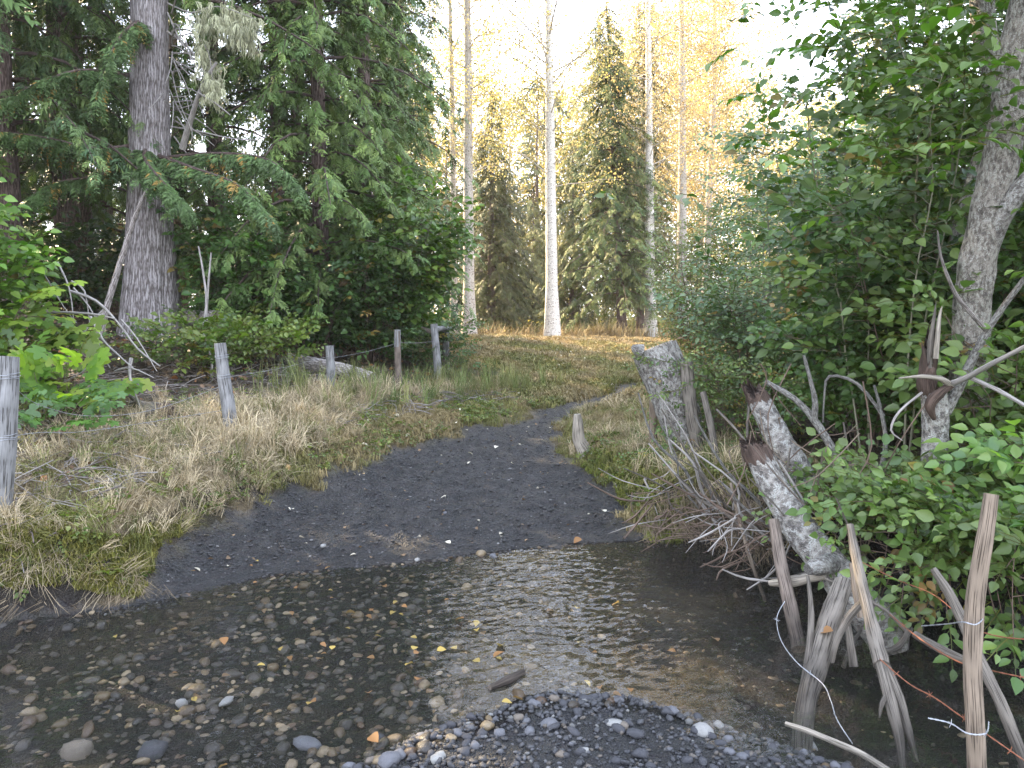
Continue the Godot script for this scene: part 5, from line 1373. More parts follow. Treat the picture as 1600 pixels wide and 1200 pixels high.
	limb(get_node("driftwood_log"), "split_strip", [Vector3(1.423, 0.372, -3.700), Vector3(1.388, 0.240, -3.550), Vector3(1.319, 0.092, -3.400), Vector3(1.256, 0.022, -3.300)], [0.008, 0.014, 0.016, 0.006], M.drift_wood)
	var fp := stick("split_post", "forked driftwood post with a split foot, standing in the creek", "post", [Vector3(1.573, 0.650, -3.600), Vector3(1.564, 0.513, -3.500), Vector3(1.543, 0.388, -3.350), Vector3(1.534, 0.285, -3.250), Vector3(1.505, 0.198, -3.100)], [0.016, 0.022, 0.026, 0.028, 0.032], M.drift_wood, {"part": "wood", "lump": 0.25, "sides": 22, "freq": 800.0})
	limb(fp, "foot", [Vector3(1.504, 0.216, -3.120), Vector3(1.473, 0.112, -2.950), Vector3(1.462, 0.032, -2.860), Vector3(1.431, -0.066, -2.750)], [0.022, 0.024, 0.019, 0.008], M.drift_wood, {"lump": 0.2})
	limb(fp, "foot", [Vector3(1.520, 0.203, -3.120), Vector3(1.517, 0.123, -2.980), Vector3(1.516, 0.035, -2.900), Vector3(1.513, -0.046, -2.820)], [0.02, 0.022, 0.018, 0.007], M.drift_wood, {"lump": 0.2})
	limb(fp, "side_splinter", [Vector3(1.472, 0.133, -2.980), Vector3(1.433, 0.117, -2.940), Vector3(1.416, 0.071, -2.920)], [0.012, 0.01, 0.003], M.drift_wood)
	stick("front_post", "tan debarked post standing closest to the camera with wire tied round it", "post", [Vector3(1.619, 1.014, -2.620), Vector3(1.591, 0.859, -2.600), Vector3(1.574, 0.715, -2.600), Vector3(1.569, 0.604, -2.600), Vector3(1.562, 0.411, -2.580), Vector3(1.567, 0.241, -2.560), Vector3(1.592, -0.139, -2.550)], [0.022, 0.026, 0.029, 0.03, 0.029, 0.03, 0.031], M.tan_wood, {"part": "post", "lump": 0.1, "freq": 600.0, "sides": 18, "steps": 6})
	stick("slanted_pole", "grey pole slanting down behind the tan front post", "pole", [Vector3(1.696, 0.603, -3.100), Vector3(1.734, 0.523, -3.050), Vector3(1.768, 0.425, -3.000), Vector3(1.791, 0.289, -2.900), Vector3(1.812, 0.190, -2.820), Vector3(1.846, -0.000, -2.700)], [0.013, 0.018, 0.02, 0.02, 0.02, 0.021], M.drift_wood, {"lump": 0.2, "sides": 12})
	stick("water_stake", "short brown stake standing in the water under the nearer torn trunk", "stake", [Vector3(1.472, 0.477, -4.350), Vector3(1.466, 0.278, -4.200), Vector3(1.467, 0.101, -4.050), Vector3(1.447, -0.057, -3.850)], [0.03, 0.034, 0.036, 0.036], M.brown_post, {"lump": 0.08})
	stick("drift_stick", "grey stick lying level on the water towards the tan front post", "stick", [Vector3(1.899, 0.122, -3.600), Vector3(1.939, 0.115, -3.450), Vector3(2.003, 0.103, -3.350)], [0.018, 0.02, 0.016], M.drift_wood, {"sides": 9})
	stick("drift_stick", "pale flat driftwood piece wedged level beside the brown stake", "stick", [Vector3(1.443, 0.133, -4.300), Vector3(1.539, 0.178, -4.200), Vector3(1.665, 0.247, -4.100)], [0.016, 0.03, 0.024], M.pale_wood, {"sides": 10, "lump": 0.25})
	stick("drift_stick", "thin stick dangling towards the water, farthest of the loose sticks", "stick", [Vector3(1.466, 0.511, -5.200), Vector3(1.491, 0.238, -5.000), Vector3(1.525, 0.032, -4.850), Vector3(1.570, -0.138, -4.750)], [0.012, 0.013, 0.014, 0.01], M.tan_wood, {"sides": 8})
	stick("drift_stick", "short stub of stick hanging in the middle of the jam", "stick", [Vector3(1.527, 0.259, -3.500), Vector3(1.526, 0.159, -3.450), Vector3(1.526, 0.057, -3.400)], [0.012, 0.018, 0.02], M.drift_wood, {"sides": 9})
	stick("drift_stick", "bent stick crossing the jam from the split post down to the log", "stick", [Vector3(1.588, 0.385, -3.400), Vector3(1.506, 0.297, -3.400), Vector3(1.439, 0.189, -3.380), Vector3(1.411, 0.095, -3.360)], [0.016, 0.018, 0.014, 0.01], M.drift_wood, {"sides": 9})
	stick("drift_stick", "upright splinter beside the split post's head", "stick", [Vector3(1.586, 0.467, -3.600), Vector3(1.586, 0.362, -3.550), Vector3(1.591, 0.244, -3.500)], [0.01, 0.016, 0.012], M.tan_wood, {"sides": 8})
	stick("drift_stick", "curved root stick on the far side of the jam near the bush", "stick", [Vector3(1.920, 0.103, -3.700), Vector3(1.848, 0.044, -3.650), Vector3(1.752, 0.041, -3.600), Vector3(1.666, 0.102, -3.550)], [0.012, 0.016, 0.014, 0.008], M.drift_wood, {"sides": 8})
	stick("drift_stick", "reddish peeled branch lying half on the gravel at the bottom", "stick", [Vector3(1.093, -0.006, -3.020), Vector3(1.153, 0.003, -2.950), Vector3(1.244, -0.010, -2.880), Vector3(1.306, -0.010, -2.800), Vector3(1.377, -0.029, -2.700)], [0.01, 0.011, 0.012, 0.012, 0.012], M.pale_wood, {"sides": 9})
	stick("drift_stick", "dark waterlogged stick lying in the riffle", "stick", [Vector3(-0.097, 0.006, -3.303), Vector3(-0.014, 0.006, -3.382), Vector3(0.052, 0.006, -3.459)], [0.012, 0.022, 0.014], M.brown_post, {"sides": 9, "lump": 0.25})
	stick("slab_root", "large rounded grey root mass under the jam", "root", [Vector3(1.936, 0.027, -4.200), Vector3(2.032, -0.079, -4.150), Vector3(2.071, -0.183, -4.100)], [0.09, 0.12, 0.06], M.lichen_bark, {"sides": 20, "lump": 0.3, "freq": 600.0, "size": 0.4})
	# thin twigs tangled along the cut bank, each its own stick
	rng.seed = 640
	for k in 120:
		var f := rng.randf()
		var a: Vector3 = (Vector3(0.997, 0.227, -5.750)).lerp(Vector3(1.982, 0.184, -4.500), f) + Vector3(rng.randfn() * 0.12, rng.randf_range(-0.12, 0.22), rng.randfn() * 0.12)
		var b := a + Vector3(rng.randf_range(-0.45, 0.45), rng.randf_range(-0.3, 0.2), rng.randf_range(-0.1, 0.3))
		b.y = maxf(b.y, 0.01)
		stick("bank_twig", "thin bare twig tangled in the undercut bank below the torn trunks", "twig", [a, a.lerp(b, 0.5) + Vector3(rng.randfn(), rng.randfn(), rng.randfn()) * 0.04, b], [0.003, 0.004, 0.002] if k % 5 else [0.006, 0.008, 0.004], M.dead_twig if k % 3 == 0 else M.twig, {"sides": 5, "group": "twigs in the undercut bank", "steps": 3})
	for k in 26:
		var f := rng.randf()
		var a: Vector3 = (Vector3(1.341, 0.142, -5.900)).lerp(Vector3(1.992, 0.138, -4.350), f) + Vector3(rng.randfn() * 0.06, rng.randf_range(-0.05, 0.12), rng.randfn() * 0.08)
		var lift := Vector3(rng.randf_range(-0.75, -0.05), rng.randf_range(0.45, 1.0), rng.randf_range(-0.3, 0.35)).normalized() * rng.randf_range(0.45, 1.05)
		var r := rng.randf_range(0.005, 0.013)
		stick("leaning_stick", "bare grey stick leaning up out of the bank tangle beside the torn trunks", "stick", [a + lift, a + lift * 0.6 + Vector3(rng.randfn(), rng.randfn(), rng.randfn()) * 0.035, a + lift * 0.3 + Vector3(rng.randfn(), 0, rng.randfn()) * 0.03, a], [r * 0.45, r * 0.8, r, r], [M.drift_wood, M.dead_twig, M.lichen_bark, M.brown_post][k % 4], {"sides": 8, "lump": 0.2, "steps": 3, "group": "leaning sticks in the bank tangle"})
	for k in 60:
		var a: Vector3 = (Vector3(1.685, 0.716, -5.400)).lerp(Vector3(2.219, 0.173, -4.300), rng.randf()) + Vector3(rng.randfn() * 0.2, rng.randf_range(-0.3, 0.4), rng.randfn() * 0.2)
		var b := a + Vector3(rng.randf_range(-0.3, 0.3), rng.randf_range(-0.6, 0.6), rng.randf_range(-0.2, 0.3))
		b.y = maxf(b.y, 0.02)
		stick("dry_cane", "thin reddish cane standing among the torn trunks", "cane", [a, a.lerp(b, 0.5) + Vector3(rng.randfn(), rng.randfn(), rng.randfn()) * 0.05, b], [0.003, 0.0045, 0.004], M.twig if k % 3 else M.tan_wood, {"sides": 5, "group": "canes among the torn trunks", "steps": 3})
	for q in [["crooked grey branch lying across the bank above the undercut twigs", [Vector3(1.270, 0.357, -5.600), Vector3(1.383, 0.311, -5.400), Vector3(1.506, 0.249, -5.200), Vector3(1.607, 0.124, -5.100)], 0.014], ["bent grey branch leaning against the nearer torn trunk", [Vector3(1.492, 0.949, -5.700), Vector3(1.587, 0.776, -5.300), Vector3(1.671, 0.490, -5.000), Vector3(1.650, 0.292, -4.800)], 0.012], ["forking pale branch standing between the torn trunks", [Vector3(1.786, 0.782, -5.000), Vector3(1.729, 0.553, -4.900), Vector3(1.732, 0.333, -4.800)], 0.009], ["pale root curving from the jam down to the dark water", [Vector3(1.779, 0.022, -3.900), Vector3(1.689, -0.019, -3.800), Vector3(1.610, -0.079, -3.700)], 0.012], ["thin grey pole sloping behind the split post towards the bush", [Vector3(2.075, 0.314, -4.200), Vector3(2.111, 0.153, -4.050), Vector3(2.116, 0.002, -3.950)], 0.012], ["long bare stick reaching from the jam over the dark water", [Vector3(1.632, 0.256, -4.000), Vector3(1.739, 0.223, -3.900), Vector3(1.857, 0.161, -3.800), Vector3(1.921, 0.087, -3.700)], 0.011], ["slim grey branch rising beside the forked lichened limb", [Vector3(2.163, 0.934, -5.100), Vector3(2.182, 0.615, -5.000), Vector3(2.184, 0.265, -4.900)], 0.009], ["grey dead stem in the gap between old post and torn trunks", [Vector3(1.821, 1.112, -6.000), Vector3(1.751, 0.699, -5.800), Vector3(1.739, 0.263, -5.600)], 0.012]]:
		var rr := []
		for k in q[1].size(): rr.append(q[2] * (0.7 + 0.3 * k / (q[1].size() - 1)))
		stick("dead_branch", q[0], "branch", q[1], rr, M.drift_wood, {"sides": 10, "lump": 0.2})
	# barbed wire
	wire("barbed_wire", "bright barbed wire looping down beside the slanting grey log", [Vector3(1.333, 0.228, -3.750), Vector3(1.263, 0.186, -3.650), Vector3(1.232, 0.139, -3.500), Vector3(1.252, 0.100, -3.350), Vector3(1.306, 0.075, -3.200), Vector3(1.302, 0.050, -3.100), Vector3(1.288, 0.021, -3.000), Vector3(1.307, -0.021, -2.900)], M.steel, 3, 0.0017)
	wire("barbed_wire", "bright short barbed wire tied low round the tan front post", [Vector3(1.428, 0.238, -2.600), Vector3(1.482, 0.241, -2.560), Vector3(1.506, 0.238, -2.500), Vector3(1.566, 0.238, -2.500), Vector3(1.612, 0.246, -2.560)], M.steel, 2, 0.0017)
	wire("tie_wire", "thin bright wire wrapped round the tan front post at its bend", [Vector3(1.553, 0.444, -2.900), Vector3(1.536, 0.531, -2.700), Vector3(1.501, 0.597, -2.550), Vector3(1.532, 0.596, -2.530), Vector3(1.587, 0.598, -2.580), Vector3(1.603, 0.580, -2.650)], M.steel, 0, 0.0014)
	wire("rusty_wire", "rusty barbed wire running low from the split post to the front post", [Vector3(1.477, 0.243, -3.060), Vector3(1.540, 0.194, -2.950), Vector3(1.558, 0.212, -2.800), Vector3(1.567, 0.221, -2.650), Vector3(1.609, 0.207, -2.500), Vector3(1.685, 0.159, -2.450)], M.rust, 4, 0.0017)
	wire("rusty_wire", "rusty barbed wire running behind the front post above the water", [Vector3(1.775, 0.221, -3.600), Vector3(1.770, 0.222, -3.300), Vector3(1.822, 0.212, -3.100), Vector3(1.853, 0.263, -2.900), Vector3(1.932, 0.280, -2.800)], M.rust, 4, 0.0017)
	wire("rusty_wire", "rusty wire crossing in front of the bush from the torn trunks", [Vector3(1.761, 0.375, -4.000), Vector3(1.848, 0.357, -3.700), Vector3(1.871, 0.385, -3.400), Vector3(1.833, 0.386, -3.000), Vector3(1.900, 0.431, -2.800)], M.rust, 0, 0.0016)


func build_stones() -> void:
	var shapes := []
	for k in 6:
		shapes.append(stone_mesh(900 + k, 1, Vector3(1.0, 0.5 + 0.06 * k, 0.75 + 0.05 * (k % 3))))
	var pebble := stone_mesh(920, 1, Vector3(1.0, 0.5, 0.8))
	var clod := stone_mesh(921, 0, Vector3(1.0, 0.6, 0.8))
	# named stones one can point at
	for q in [
		["pale grey pointed stone breaking the water at the bottom", Vector3(-0.817, -0.105, -3.010), 0.072, 0],
		["pale smooth oval stone on the gravel bar, largest of its stones", Vector3(0.401, 0.012, -2.960), 0.048, 1],
		["blunt grey-brown stone on the gravel bar beside the pale oval one", Vector3(0.150, 0.011, -2.960), 0.044, 0],
		["white angular stone at the water's edge on the gravel bar", Vector3(0.741, 0.002, -2.940), 0.044, 1],
		["dark grey round stone right of the pale oval one on the gravel", Vector3(0.470, 0.017, -2.890), 0.036, 2],
		["small white stone beside the slanting log's foot", Vector3(1.345, -0.315, -3.390), 0.035, 1],
		["grey stone at the upper end of the gravel bar", Vector3(0.026, -0.000, -3.030), 0.034, 3],
		["dark wet stone at the tip of the gravel bar", Vector3(0.192, -0.001, -3.160), 0.036, 2],
		["light stone at the very bottom of the gravel bar", Vector3(-0.272, 0.009, -2.720), 0.034, 1],
		["bluish flat stone at the bottom left of the gravel bar", Vector3(-0.447, -0.001, -2.740), 0.05, 0],
		["grey stone by the shallow silt beside the gravel bar", Vector3(-0.340, -0.010, -2.910), 0.036, 0],
		["rounded pale stone lying alone on the mud slope", Vector3(-1.309, 0.032, -5.350), 0.03, 1],
		["grey stone sitting at the water's edge below the path", Vector3(-0.126, -0.014, -5.250), 0.035, 0],
		["flat pale stone half on the mud edge below the path", Vector3(-0.631, 0.001, -5.130), 0.03, 1],
		["bare grey pebble on the path beside the mud's middle", Vector3(-0.529, 0.066, -6.150), 0.022, 0],
		["brown slab stone under water in the bottom left corner", Vector3(-1.737, -0.135, -3.020), 0.065, 3],
		["grey slab stone under water, larger neighbour of the brown slab", Vector3(-1.420, -0.124, -2.990), 0.07, 2],
		["pale stone under water near the left, brightest there", Vector3(-1.487, -0.126, -3.410), 0.034, 1],
		["pale stone lying under the water of the middle pool", Vector3(-1.283, -0.119, -3.410), 0.042, 1],
		["dark blue slate stone at the bottom among the bar's first pebbles", Vector3(-0.532, -0.065, -2.990), 0.04, 2]]:
		var o := part(self, "stone", shapes[(int(q[2] * 1000)) % 6], M.dry_stone[q[3]])
		o.position = q[1] + Vector3(0, q[2] * 0.22, 0)
		o.rotation = Vector3(0, q[2] * 777.0, 0)
		o.scale = Vector3.ONE * q[2]
		tag(o, q[0], "stone")
	rng.seed = 930
	var all := []
	for k in 9000:      # creek bed
		var x := rng.randf_range(-4.6, 2.4)
		var d := rng.randf_range(2.0, 5.8)
		if d > lut(FAR_X, FAR_D, x) - 0.02 or d < lut(BAR_X, BAR_D, x): continue
		if x > 0.5 and rng.randf() < 0.75: continue
		if Vector2(x - 0.35, (d - 4.5)).length() < 0.9 and rng.randf() < 0.6: continue
		var r := 0.008 + 0.014 * rng.randf() + 0.03 * pow(rng.randf(), 6.0)
		if x > 0.3: r *= 0.7
		all.append([Vector3(x, ground(x, -d) + r * 0.1, -d), r, [0, 0, 2, 2, 1, 1, 3, 4, 0, 2, 5][rng.randi() % 11] if rng.randf() > 0.03 else 5, true])
	for k in 9000:      # gravel bar and the near shore
		var x := rng.randf_range(-2.6, 2.2)
		var d := lut(BAR_X, BAR_D, x) - 1.6 * pow(rng.randf(), 1.4) + 0.15
		var r := 0.006 + 0.010 * rng.randf() + 0.02 * pow(rng.randf(), 6.0)
		all.append([Vector3(x, ground(x, -d) + r * 0.2, -d), r, [2, 2, 2, 0, 2, 2, 3, 2, 0, 2][rng.randi() % 10] if rng.randf() > 0.05 else 1, false])
	var keyed := []
	for e in all:
		var p: Vector3 = e[0]
		var v := -p.z * cos(0.0811) - (p.y - 1.6) * sin(0.0811)
		var seen: float = e[1] / maxf(0.3, p.distance_to(eye))
		if absf(p.x) > v * 0.66 or v < 2.65: seen *= 0.05
		keyed.append([seen, e])
	keyed.sort_custom(func(a, b): return a[0] > b[0])
	var bed := Swarm.new()
	var gravel := Swarm.new()
	var colors := ["dark grey", "ochre brown", "blackish", "tan", "reddish brown", "pale"]
	var dry := ["grey", "pale", "dark slate", "brownish"]
	for k in keyed.size():
		var e: Array = keyed[k][1]
		if k < 290:
			var o := part(self, "stone", shapes[rng.randi() % 6], M.wet_stone[e[2]] if e[3] else M.dry_stone[e[2]])
			o.position = e[0]
			o.rotation = Vector3(rng.randfn() * 0.2, rng.randf() * TAU, rng.randfn() * 0.2)
			o.scale = Vector3.ONE * e[1]
			if e[3]: tag(o, "%s rounded stone on the creek bed under shallow water" % colors[e[2]], "stone", "stones on the creek bed")
			else: tag(o, "small %s pebble on the gravel bar" % dry[e[2]], "pebble", "pebbles of the gravel bar")
		else:
			var t := Transform3D(Basis.from_euler(Vector3(rng.randfn() * 0.3, rng.randf() * TAU, rng.randfn() * 0.3)).scaled(Vector3(1, rng.randf_range(0.7, 1.3), rng.randf_range(0.7, 1.1)) * e[1]), e[0])
			if e[3]: bed.add(t, M.wet_stone[e[2]].albedo_color.srgb_to_linear() * rng.randf_range(0.6, 1.3))
			else: gravel.add(t, M.dry_stone[e[2]].albedo_color.srgb_to_linear() * rng.randf_range(0.35, 0.8))
	var bt := thing("bed_pebbles", "", "")
	tag(bt, "smaller brown and grey pebbles covering the creek bed", "pebbles", "", "stuff")
	swarm(bt, "pebbles", bed, pebble, M.stone)
	var gt := thing("gravel", "", "")
	tag(gt, "fine dark wet gravel of the bar at the near shore", "gravel", "", "stuff")
	swarm(gt, "gravel", gravel, clod, M.stone)
	var mud := Swarm.new()
	for k in 26000:
		var d := 4.2 + 7.5 * pow(rng.randf(), 1.7)
		var x := rng.randf_range(-2.3, 1.6)
		if mud_amount(x, d) < 0.55 or d < lut(FAR_X, FAR_D, x) - 0.1: continue
		var r := 0.003 + 0.007 * rng.randf() + 0.014 * pow(rng.randf(), 6.0)
		mud.add(Transform3D(Basis.from_euler(Vector3(rng.randfn() * 0.3, rng.randf() * TAU, 0)).scaled(Vector3(1, rng.randf_range(0.5, 1.0), 1) * r), Vector3(x, ground(x, -d) + r * 0.1, -d)), Color(0.024, 0.0225, 0.023) * rng.randf_range(0.5, 1.5) if rng.randf() > 0.05 else Color(0.16, 0.155, 0.15) * rng.randf_range(0.5, 1.2))
	for k in 520:
		var d := 4.6 + 5.0 * pow(rng.randf(), 1.5)
		var x := rng.randf_range(-2.1, 1.2)
		if mud_amount(x, d) < 0.7 or d < lut(FAR_X, FAR_D, x) + 0.1: continue
		var r := 0.01 + 0.022 * pow(rng.randf(), 2.0)
		mud.add(Transform3D(Basis.from_euler(Vector3(rng.randfn() * 0.3, rng.randf() * TAU, 0)).scaled(Vector3(1, 0.6, 1) * r), Vector3(x, ground(x, -d), -d)), Color(0.022, 0.02, 0.0205) * rng.randf_range(0.6, 1.7))
	var mt := thing("mud_clods", "", "")
	tag(mt, "small dark clods and grit on the muddy path", "gravel", "", "stuff")
	swarm(mt, "clods", mud, clod, M.stone)


func flat_leaf(called: String, label: String, at: Vector3, size: float, m: Material, mesh: Mesh, group: String) -> void:
	var o := part(self, called, mesh, m)
	o.position = at
	o.rotation = Vector3(rng.randfn() * 0.22, rng.randf() * TAU, rng.randfn() * 0.22)
	o.scale = Vector3.ONE * size
	tag(o, label, "leaf", group)


func build_leaves() -> void:
	rng.seed = 950
	var s := Shape.new()
	leaf_shape(s, Vector3(-0.5, 0.1, 0), Vector3.RIGHT, Vector3.UP, 1.0, 0.85, Color.WHITE, 0, 0.2)
	var m := s.mesh()
	for p in [Vector3(-1.751, 0.098, -6.140), Vector3(-0.704, 0.167, -7.710), Vector3(-0.429, 0.165, -7.790), Vector3(-1.287, 0.278, -8.080), Vector3(-0.625, 0.269, -9.070), Vector3(-0.610, 0.290, -9.180), Vector3(-0.310, 0.269, -9.470), Vector3(-0.888, 0.364, -9.030), Vector3(-0.012, 0.105, -7.000), Vector3(-0.575, 0.093, -6.570), Vector3(0.618, 0.043, -6.180), Vector3(0.742, 0.048, -6.280), Vector3(0.444, 0.243, -9.340), Vector3(0.446, 0.318, -10.480), Vector3(-0.018, 0.433, -10.950), Vector3(1.739, 0.501, -12.760), Vector3(1.003, 0.418, -11.920), Vector3(-0.955, 0.143, -7.250), Vector3(-1.339, 0.187, -7.570), Vector3(-1.425, 0.153, -7.210), Vector3(-0.438, 0.191, -8.200), Vector3(0.129, 0.154, -7.840), Vector3(-0.454, 0.020, -5.470), Vector3(0.824, 0.288, -8.030), Vector3(0.583, 0.349, -10.970), Vector3(-0.175, 0.204, -8.530)]:
		flat_leaf("fallen_leaf", "pale dry leaf lying on the muddy path", p + Vector3(0, 0.008, 0), rng.randf_range(0.04, 0.065), M.dead_leaf.pale, m, "pale leaves on the path")
	for p in [Vector3(-1.161, 0.006, -3.525), Vector3(-0.341, 0.006, -3.695), Vector3(-0.474, 0.006, -3.718), Vector3(-0.057, 0.006, -3.748), Vector3(-0.476, 0.006, -3.539), Vector3(-0.021, 0.006, -3.171), Vector3(-0.181, 0.006, -3.940), Vector3(-0.875, 0.006, -3.725)]:
		flat_leaf("floating_leaf", "yellow leaf floating on the creek", p, rng.randf_range(0.035, 0.055), M.dead_leaf.yellow, m, "yellow leaves on the water")
	for p in [Vector3(-1.434, 0.006, -3.802), Vector3(-0.061, 0.006, -3.644), Vector3(-0.413, 0.006, -3.382), Vector3(-0.525, 0.006, -2.884), Vector3(-0.600, 0.006, -4.276), Vector3(-0.461, 0.006, -3.666), Vector3(0.027, 0.006, -3.199), Vector3(-0.929, 0.006, -3.755), Vector3(-0.280, 0.006, -4.087), Vector3(-0.617, 0.006, -3.256), Vector3(-1.036, 0.006, -2.698)]:
		flat_leaf("floating_leaf", "orange leaf floating on the creek", p, rng.randf_range(0.035, 0.06), M.dead_leaf.orange, m, "orange leaves on the water")
	for p in [Vector3(1.017, 0.006, -3.818), Vector3(0.584, 0.006, -4.315), Vector3(-0.880, 0.006, -4.180), Vector3(0.211, 0.006, -4.208), Vector3(-1.748, 0.006, -3.940), Vector3(-0.905, 0.006, -3.594)]:
		flat_leaf("floating_leaf", "brown leaf floating on the creek", p, rng.randf_range(0.045, 0.06), M.dead_leaf.brown, m, "brown leaves on the water")
	for k in 100:
		var lx := -0.5 + rng.randfn() * 0.75
		var ld := rng.randf_range(3.15, 4.95)
		var which: String = ["yellow", "orange", "brown", "brown"][k % 4]
		flat_leaf("sunken_leaf", "small %s leaf sunk on the creek bed stones" % which, Vector3(lx, maxf(ground(lx, -ld) + 0.03, -0.035), -ld), rng.randf_range(0.022, 0.045), M.dead_leaf[which], m, which + " leaves sunk in the creek")
	flat_leaf("fallen_leaf", "orange leaf stuck upright on the mud at the far water's edge", Vector3(0.469, -0.000, -5.540) + Vector3(0, 0.02, 0), 0.07, M.dead_leaf.orange, m, "")
	flat_leaf("caught_leaf", "brown curled leaf caught on the slanting driftwood log", Vector3(1.423, 0.187, -3.470), 0.07, M.dead_leaf.orange, m, "")
	flat_leaf("caught_leaf", "yellowing leaf caught high in the grey-green bush", Vector3(1.819, 1.646, -7.200), 0.12, M.dead_leaf.yellow, m, "")
	var many := Swarm.new()
	for k in 8000:
		var d := 6.0 + 20.0 * pow(rng.randf(), 0.8)
		var x := rng.randf_range(-0.3, 0.36) * d
		if x < lut(PATH_D, PATH_L, d) - 2.5 and d < 15.0: continue
		if mud_amount(x, d) > 0.5 and rng.randf() < 0.85: continue
		if rng.randf() > 0.15 + smoothstep(8.0, 20.0, d): continue
		var t := Transform3D(Basis.from_euler(Vector3(rng.randfn() * 0.5, rng.randf() * TAU, rng.randfn() * 0.5)).scaled(Vector3.ONE * rng.randf_range(0.035, 0.075)), Vector3(x, ground(x, -d) + 0.025 + 0.02 * rng.randf(), -d))
		many.add(t, [Color(0.6, 0.55, 0.42), Color(0.36, 0.25, 0.13), Color(0.4, 0.25, 0.1), Color(0.26, 0.17, 0.1), Color(0.5, 0.44, 0.32)][rng.randi() % 5] * rng.randf_range(0.7, 1.15))
	for k in 420:      # bits of leaf and bark trodden into the mud
		var d := 4.8 + 7.0 * pow(rng.randf(), 1.3)
		var x := rng.randf_range(-2.1, 1.6)
		if mud_amount(x, d) < 0.5 or d < lut(FAR_X, FAR_D, x) + 0.1: continue
		many.add(Transform3D(Basis.from_euler(Vector3(rng.randfn() * 0.3, rng.randf() * TAU, rng.randfn() * 0.3)).scaled(Vector3(1, 1, rng.randf_range(0.3, 1)) * rng.randf_range(0.012, 0.045)), Vector3(x, ground(x, -d) + 0.006, -d)), [Color(0.4, 0.36, 0.28), Color(0.16, 0.11, 0.07), Color(0.09, 0.07, 0.055), Color(0.22, 0.15, 0.09)][rng.randi() % 4] * rng.randf_range(0.6, 1.0))
	var o := thing("fallen_leaves", "", "")
	tag(o, "pale and brown fallen leaves strewn over the meadow", "leaves", "", "stuff")
	swarm(o, "leaves", many, m, M.litter)
	# twigs and litter on the left bank
	var tw := Shape.new()
	tube(tw, [Vector3(-0.5, 0, 0), Vector3(-0.1, 0.04, 0.05), Vector3(0.5, 0, 0)], [0.014, 0.012, 0.006], {"sides": 4, "cap": []})
	var twigs := Swarm.new()
	for k in 3200:
		var d := rng.randf_range(4.2, 11.5)
		var x := lut(PATH_D, PATH_L, d) - 0.6 - 3.6 * rng.randf()
		if d < lut(FAR_X, FAR_D, x) + 0.12: continue
		var l := 0.08 + 0.3 * pow(rng.randf(), 2.0)
		twigs.add(Transform3D(Basis.from_euler(Vector3(0, rng.randf() * TAU, rng.randfn() * 0.25)).scaled(Vector3(l, l * 1.2, l * 1.2)), Vector3(x, ground(x, -d) + 0.02 + 0.06 * rng.randf(), -d)), Color(0.1, 0.08, 0.07).lerp(Color(0.28, 0.255, 0.23), rng.randf()))
	var to := thing("twig_litter", "", "")
	tag(to, "grey twigs littering the bank behind the fence", "twigs", "", "stuff")
	swarm(to, "twigs", twigs, tw.mesh(), M.litter)
	var lit := Swarm.new()
	for k in 3200:
		var d := rng.randf_range(4.2, 14.0)
		var x := lut(PATH_D, PATH_L, d) - 1.0 - 6.0 * rng.randf()
		if d < lut(FAR_X, FAR_D, x) + 0.12: continue
		lit.add(Transform3D(Basis.from_euler(Vector3(rng.randfn() * 0.6, rng.randf() * TAU, rng.randfn() * 0.6)).scaled(Vector3.ONE * rng.randf_range(0.03, 0.08)), Vector3(x, ground(x, -d) + 0.02, -d)), [Color(0.16, 0.1, 0.06), Color(0.12, 0.09, 0.07), Color(0.26, 0.12, 0.05), Color(0.2, 0.16, 0.12)][rng.randi() % 4])
	var lo := thing("leaf_litter", "", "")
	tag(lo, "brown leaf litter on the shaded floor of the wood", "leaves", "", "stuff")
	swarm(lo, "leaves", lit, m, M.litter)


